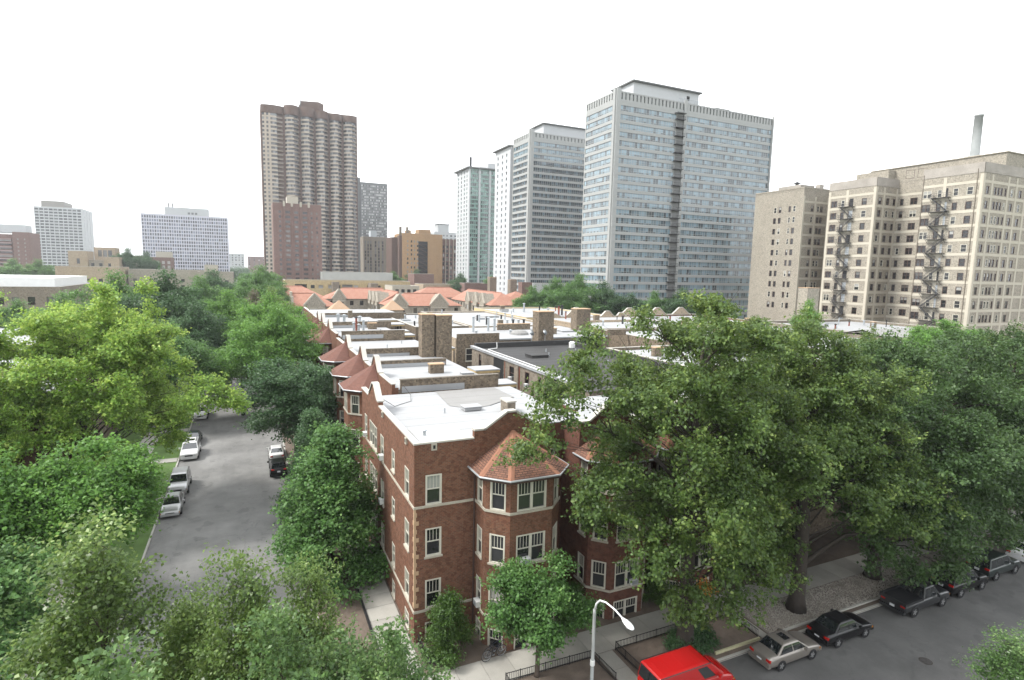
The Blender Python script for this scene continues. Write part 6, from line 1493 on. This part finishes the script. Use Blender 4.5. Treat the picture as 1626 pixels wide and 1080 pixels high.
    if plate:
        m = MB(); m.box(x0_-.03, -.16, S['tz']-.3, x0_-.001, .16, S['tz']-.14); link('number_plate', m.mesh('number_plate', PLATE), o)
    for xx, d in ((xe, 1), (x0_, -1)):
        m = MB(); m.box(min(xx-.15*d, xx+.07*d), -hw*.88, .28, max(xx-.15*d, xx+.07*d), hw*.88, .5); link('bumper', m.mesh('bumper', pm), o)
    if S.get('bed'):
        m = MB(); xa, xb = S['bed']; m.box(xa, -hw*.78, zb-.02, xb, hw*.78, zb+.055); link('bed_floor', m.mesh('bed_floor', BLKPL), o)
        m = MB(); m.box(xa-.08, -hw*.95, zb-.1, xb, -hw*.8, zb+.14); m.box(xa-.08, hw*.8, zb-.1, xb, hw*.95, zb+.14); m.box(xa-.16, -hw*.95, zb-.1, xa-.081, hw*.95, zb+.14); link('bed_sides', m.mesh('bed_sides', pm), o)
    if S.get('rack'):
        m = MB()
        for sg in (-1, 1): m.beam((xrt+.2, sg*hw*wt*.8, zt+.1), (xft-.2, sg*hw*wt*.8, zt+.1), .05, .06)
        link('roof_rack', m.mesh('roof_rack', BLKPL), o)
    return o
SED = dict(L=4.45, W=1.72, r=.31, wheels=(-1.3, 1.33), lz=.50, tz=.72,
    body=((-2.2, .34, .62, .78, .86), (-2.1, .24, .74, .93, .95), (-1.5, .2, .8, .97, 1), (-.5, .2, .82, .95, 1), (.7, .2, .82, .93, 1), (1.5, .2, .74, .86, .99), (2.05, .24, .6, .72, .93), (2.2, .33, .5, .58, .84)),
    cab=(-1.62, -.98, .30, 1.02, .88, 1.36, .9, .70))
SEDS = dict(SED, sunroof=True)
SUV = dict(L=4.6, W=1.84, r=.37, wheels=(-1.35, 1.4), lz=.68, tz=1.0, rack=True,
    body=((-2.28, .42, .8, 1.02, .92), (-2.2, .32, .95, 1.1, .98), (-1.4, .3, 1.0, 1.12, 1), (0, .3, 1.0, 1.1, 1), (1.0, .3, 1.0, 1.1, 1), (1.8, .3, .92, 1.04, .99), (2.2, .34, .8, .92, .95), (2.3, .42, .66, .78, .88)),
    cab=(-2.22, -1.98, .38, 1.0, 1.05, 1.72, .93, .78), side=((.04, .3), (.33, .6), (.63, .93)))
SUVW = dict(SUV, W=1.96, sunroof=True)
VAN = dict(L=5.5, W=1.98, r=.36, wheels=(-1.75, 1.75), lz=.60, tz=1.05,
    body=((-2.72, .42, 1.0, 1.2, .93), (-2.65, .32, 1.1, 1.28, .98), (-1.4, .3, 1.15, 1.3, 1), (.4, .3, 1.15, 1.28, 1), (1.5, .3, 1.08, 1.2, 1), (2.2, .3, .92, 1.06, .98), (2.62, .34, .72, .86, .93), (2.75, .42, .6, .7, .85)),
    cab=(-2.68, -2.58, .92, 1.85, 1.2, 2.02, .96, .84), side=((.70, .88),))
PICK = dict(L=5.3, W=1.9, r=.37, wheels=(-1.6, 1.65), lz=.70, tz=.85, bed=(-2.5, -.6),
    body=((-2.62, .45, .8, .98, .94), (-2.55, .34, .9, 1.0, .99), (-1.4, .3, .92, 1.02, 1), (0, .3, .95, 1.05, 1), (1.0, .3, .98, 1.08, 1), (1.9, .3, .92, 1.05, .99), (2.5, .34, .8, .95, .95), (2.65, .42, .66, .8, .88)),
    cab=(-.55, -.32, .72, 1.3, 1.0, 1.72, .93, .78), side=((.1, .48), (.52, .9)))
CX = 'cars parked along the cross street'; CL = 'cars parked on the left kerb'; CR_ = 'cars parked on the right kerb'
vn = car('cargo_van', 'bright red cargo van at the bottom edge by the fenced bed', 21.45, 22.3, 0, P_RED, VAN, CX, 'van')
m = MB()
for sg in (-1, 1): m.beam((-2.55, sg*.84, 2.035), (.9, sg*.84, 2.035), .035, .03)
link('drip_rail', m.mesh('drip_rail', BLKPL), vn)
m = MB()
for xx in (-1.6, -.7, .2): m.box(xx-.03, -.62, 2.068, xx+.03, .62, 2.076)
link('roof_rib', m.mesh('roof_rib', P_RED), vn)
m = MB()
for sg in (-1, 1):
    for xx in (-.9, .55): m.box(xx-.012, sg*.992-.006, .45, xx+.012, sg*.992+.006, 1.2)
    m.box(-1.0, sg*.995-.008, .98, .55, sg*.995+.008, 1.02)
link('door_seam', m.mesh('door_seam', BLKPL), vn)
m = MB(); m.box(-2.74, -.012, .5, -2.7, .012, 1.95); link('rear_door_seam', m.mesh('rear_door_seam', BLKPL), vn)
car('parked_car', 'champagne sedan with sunroof parked ahead of the red van', 29.15, 22.2, 0, P_BEIGE, SEDS, CX)
car('parked_car', 'glossy black sedan parked ahead of the champagne sedan', 34.3, 22.3, 0, P_BLACK, dict(SED, L=4.7), CX)
car('pickup_truck', 'dark grey pickup truck half hidden under elm branches', 42.6, 22.5, 0, P_DGREY, PICK, CX, 'truck')
car('parked_car', 'black sport utility vehicle with roof rack beyond the pickup truck', 48.1, 22.6, 0, P_BLACK, SUV, CX)
car('parked_car', 'dark green hatchback with red tail lamp beyond the black vehicle', 53.4, 22.9, 0, P_DGREEN, dict(SUV, L=4.2, rack=False), CX)
car('parked_car', 'white car just entering at the right edge under foliage', 59.4, 23.0, 0, P_WHITE, SED, CX)
car('parked_car', 'grey sedan facing the camera, nearest on the left kerb', -7.25, 59.9, -90, P_SILV, SED, CL)
car('parked_car', 'silver wagon half hidden by leaves, second on the left kerb', -7.2, 65.4, -90, P_SILV, dict(SUV, rack=False), CL)
car('parked_car', 'white sport utility vehicle with dark sunroof on the left kerb', -7.15, 76.8, -90, P_WHITE, SUVW, CL)
car('parked_car', 'dark car close behind the white sport utility vehicle', -7.25, 82.4, -90, P_DGREEN, SED, CL)
car('parked_car', 'white car farthest up the left kerb', -7.3, 96.3, -90, P_WHITE, dict(SUV, rack=False), CL)
car('parked_car', 'black hatchback on the right kerb seen from behind', 2.25, 67.2, 90, P_BLACK, dict(SUV, W=1.75, rack=False, cab=(-2.15, -1.6, .3, 1.0, .98, 1.5, .92, .76)), CR_)
car('parked_car', 'white sedan ahead of the black hatchback under the dark maple', 2.3, 72.8, 90, P_WHITE, SED, CR_)

# ------------------------------------------------------------------ street furniture
lp = thing('street_lamp', 'grey street lamp with curved arm and white cobra head', 'street lamp', (16.22, 23.85, 0))
b = MB(); b.lathe([(.16, 0), (.16, .5), (.1, .55), (.085, 4.9), (.08, 5.15)], 16.22, 23.85, 12); part(b, 'pole', POLE, lp, True)
b = MB(); b.lathe([(.11, 1.9), (.13, 1.92), (.13, 2.2), (.11, 2.22)], 16.22, 23.85, 12); part(b, 'pole_collar', WHITEP, lp)
b = MB(); b.tube([(16.22, 23.85, 5.0), (16.24, 23.75, 5.5), (16.27, 23.45, 5.86), (16.32, 23.0, 6.0), (16.4, 22.3, 5.98), (16.45, 21.75, 5.86)], [.06, .055, .05, .047, .045, .045], 10); part(b, 'arm', LAMPW, lp, True)
b = MB()
hd = Vector((16.455, 21.8, 5.86)); d = Vector((.06, -1, -.16)).normalized(); sdv = d.cross(Vector((0, 0, 1))).normalized(); uv = sdv.cross(d)
prof = [(0, .05), (.12, .09), (.3, .16), (.55, .19), (.75, .17), (.88, .1), (.92, .03)]
for i, (t, r_) in enumerate(prof):
    for k in range(12):
        a = 2*math.pi*k/12; b.v.append(tuple(hd+d*t+sdv*r_*math.cos(a)+uv*r_*.55*math.sin(a)))
for i in range(len(prof)-1):
    for k in range(12):
        w = (k+1) % 12; b.f.append((i*12+k, i*12+w, (i+1)*12+w, (i+1)*12+k)); b.c.append(None); b.mi.append(0)
b.f.append(tuple(range(72, 84))); b.c.append(None); b.mi.append(0)
hdo = part(b, 'lamp_head', LAMPW, lp, True)
b = MB(); b.lathe([(.1, 5.60), (.13, 5.64), (.14, 5.72)], 16.49, 21.25, 10); part(b, 'lens', CLEARL, hdo)
def rail_fence(label, pts, h=.55):
    o = thing('railing_fence', label, 'fence', (*pts[0], 0), 0, 'low iron railings round the parkway beds')
    for (a, b_) in zip(pts, pts[1:]):
        L = math.hypot(b_[0]-a[0], b_[1]-a[1]); n = int(L/.11); r = MB(); p = MB()
        for z in (.12, h): r.beam((*a, z), (*b_, z), .03, .035)
        part(r, 'rail', DKMET, o)
        for i in range(n+1):
            t = i/n; x, y = a[0]+(b_[0]-a[0])*t, a[1]+(b_[1]-a[1])*t; k = .02 if i % 14 == 0 else .009
            p.box(x-k, y-k, -.02, x+k, y+k, h+(.06 if i % 14 == 0 else -.002))
        part(p, 'pickets', DKMET, o, kind='stuff')
rail_fence('low black railing round three sides of the bed behind the red van', [(19.9, 24.1), (19.75, 26.6), (29.0, 26.6), (28.9, 24.05)])
rail_fence('low black railing round the bed under the small maple', [(18.15, 24.3), (18.0, 26.5), (12.4, 26.7), (12.4, 24.2)])
rail_fence('low black railing along the front of the corner house garden', [(8.7, 29.05), (8.7, 31.6)], .8)
b = MB(); b.lathe([(.01, -.112), (.30, -.112), (.34, -.108)], 36.84, 18.48, 24)
o = thing('manhole_cover', 'round iron manhole cover in the cross street asphalt', 'manhole cover', (36.84, 18.48, 0))
q = MB(); q.face([(36.84+.36*math.cos(2*math.pi*k/24), 18.48+.36*math.sin(2*math.pi*k/24), -.112) for k in range(24)]); ri = part(q, 'rim', BARKD, o)
q = MB(); q.face([(36.84+.31*math.cos(2*math.pi*k/24), 18.48+.31*math.sin(2*math.pi*k/24), -.107) for k in range(24)])
for i in range(-3, 4): q.box(36.84-.2, 18.48+i*.07-.012, -.107, 36.84+.2, 18.48+i*.07+.012, -.099)
part(q, 'lid', mat_plain('worn_cast_iron', (.06, .055, .052), .6, .3, 8, 40), o)
def bicycle(label, x, y, rz, fm):
    o = thing('bicycle', label, 'bicycle', (x, y, .035), R(rz), 'bicycles at the corner house railing')
    def ring(cx, r, t, n=24):
        b = MB(); b.tube([(cx+r*math.cos(2*math.pi*k/n), 0, r+.02+r*math.sin(2*math.pi*k/n)) for k in range(n+1)], t, 6, False); return b
    for cx in (-.52, .52):
        w = link('wheel', ring(cx, .33, .022).mesh('tyre', RUBBER), o); s = MB()
        for k in range(9): a = math.pi*k/9; s.beam((cx-.32*math.cos(a), 0, .35-.32*math.sin(a)), (cx+.32*math.cos(a), 0, .35+.32*math.sin(a)), .004, .004)
        link('spokes', s.mesh('spokes', GALV), w)
        r = MB(); n = 24; r.tube([(cx+.305*math.cos(2*math.pi*k/n), 0, .35+.305*math.sin(2*math.pi*k/n)) for k in range(n+1)], .012, 5, False); link('rim', r.mesh('rim', RIM), w)
    f = MB(); bb = (-.06, 0, .30); st = (-.2, 0, .78); hd_ = (.38, 0, .82); rw = (-.52, 0, .35); fw = (.52, 0, .35)
    for a, c in ((bb, st), (bb, (.40, 0, .74)), (st, hd_), (bb, rw), (st, rw), ((.36, 0, .92), fw)): f.tube([a, c], .017, 6)
    link('frame', f.mesh('frame', fm), o)
    h = MB(); h.tube([(.36, 0, .92), (.38, 0, 1.0)], .015, 6); h.tube([(.30, -.3, 1.02), (.40, -.14, 1.0), (.40, .14, 1.0), (.30, .3, 1.02)], .014, 6); link('handlebar', h.mesh('handlebar', DKMET), o)
    s = MB(); s.tube([(-.2, 0, .78), (-.22, 0, .9)], .014, 6); s.tube([(-.36, 0, .93), (-.25, 0, .945), (-.06, 0, .93)], [.07, .06, .02], 8); link('saddle', s.mesh('saddle', BLKPL), o)
    c = MB(); c.lathe([(.09, .27), (.09, .29)], -.06, .0, 12); link('crank', c.mesh('crank', GALV), o)
bicycle('black bicycle parked at the railing, wheel toward the small maple', 12.55, 28.75, 8, DKMET)
bicycle('dark blue bicycle leaning beside the black one against the garden edge', 12.75, 29.05, 14, mat_plain('navy_bicycle_paint', (.015, .02, .05), .4, .1))
# dry leaf tuft that stands out orange on the elm
cm, *_ = crown_mesh('dead_leaves', mat_leaf('orange_dead_leaves', (.30, .12, .02), (.5, .22, .03), (.6, .32, .06), .3), 63, .25, .2, -.2, .2, 8, 6, 12, .12, rb=.5)
o = link('dead_leaf_tuft', cm, None, (22.9, 22.9, 5.4)); tag(o, 'tuft of orange dead leaves on the big elm above the red van', 'leaf tuft', kind='stuff')

# ------------------------------------------------------------------ summer haze over the city
hz = MB(); hz.box(-900, -150, -1.6, 900, 1420, 152)
hm = bpy.data.materials.new('pale_summer_haze'); hm.use_nodes = True; hm.node_tree.nodes.clear()
ho = hm.node_tree.nodes.new('ShaderNodeOutputMaterial'); hv = hm.node_tree.nodes.new('ShaderNodeVolumePrincipled')
hv.inputs['Color'].default_value = (.93, .96, 1, 1); hv.inputs['Density'].default_value = .00017; hv.inputs['Anisotropy'].default_value = .2
hm.node_tree.links.new(hv.outputs[0], ho.inputs['Volume'])
o = link('haze', hz.mesh('haze', hm)); tag(o, 'thin pale summer haze hanging over the city', 'haze', kind='stuff')
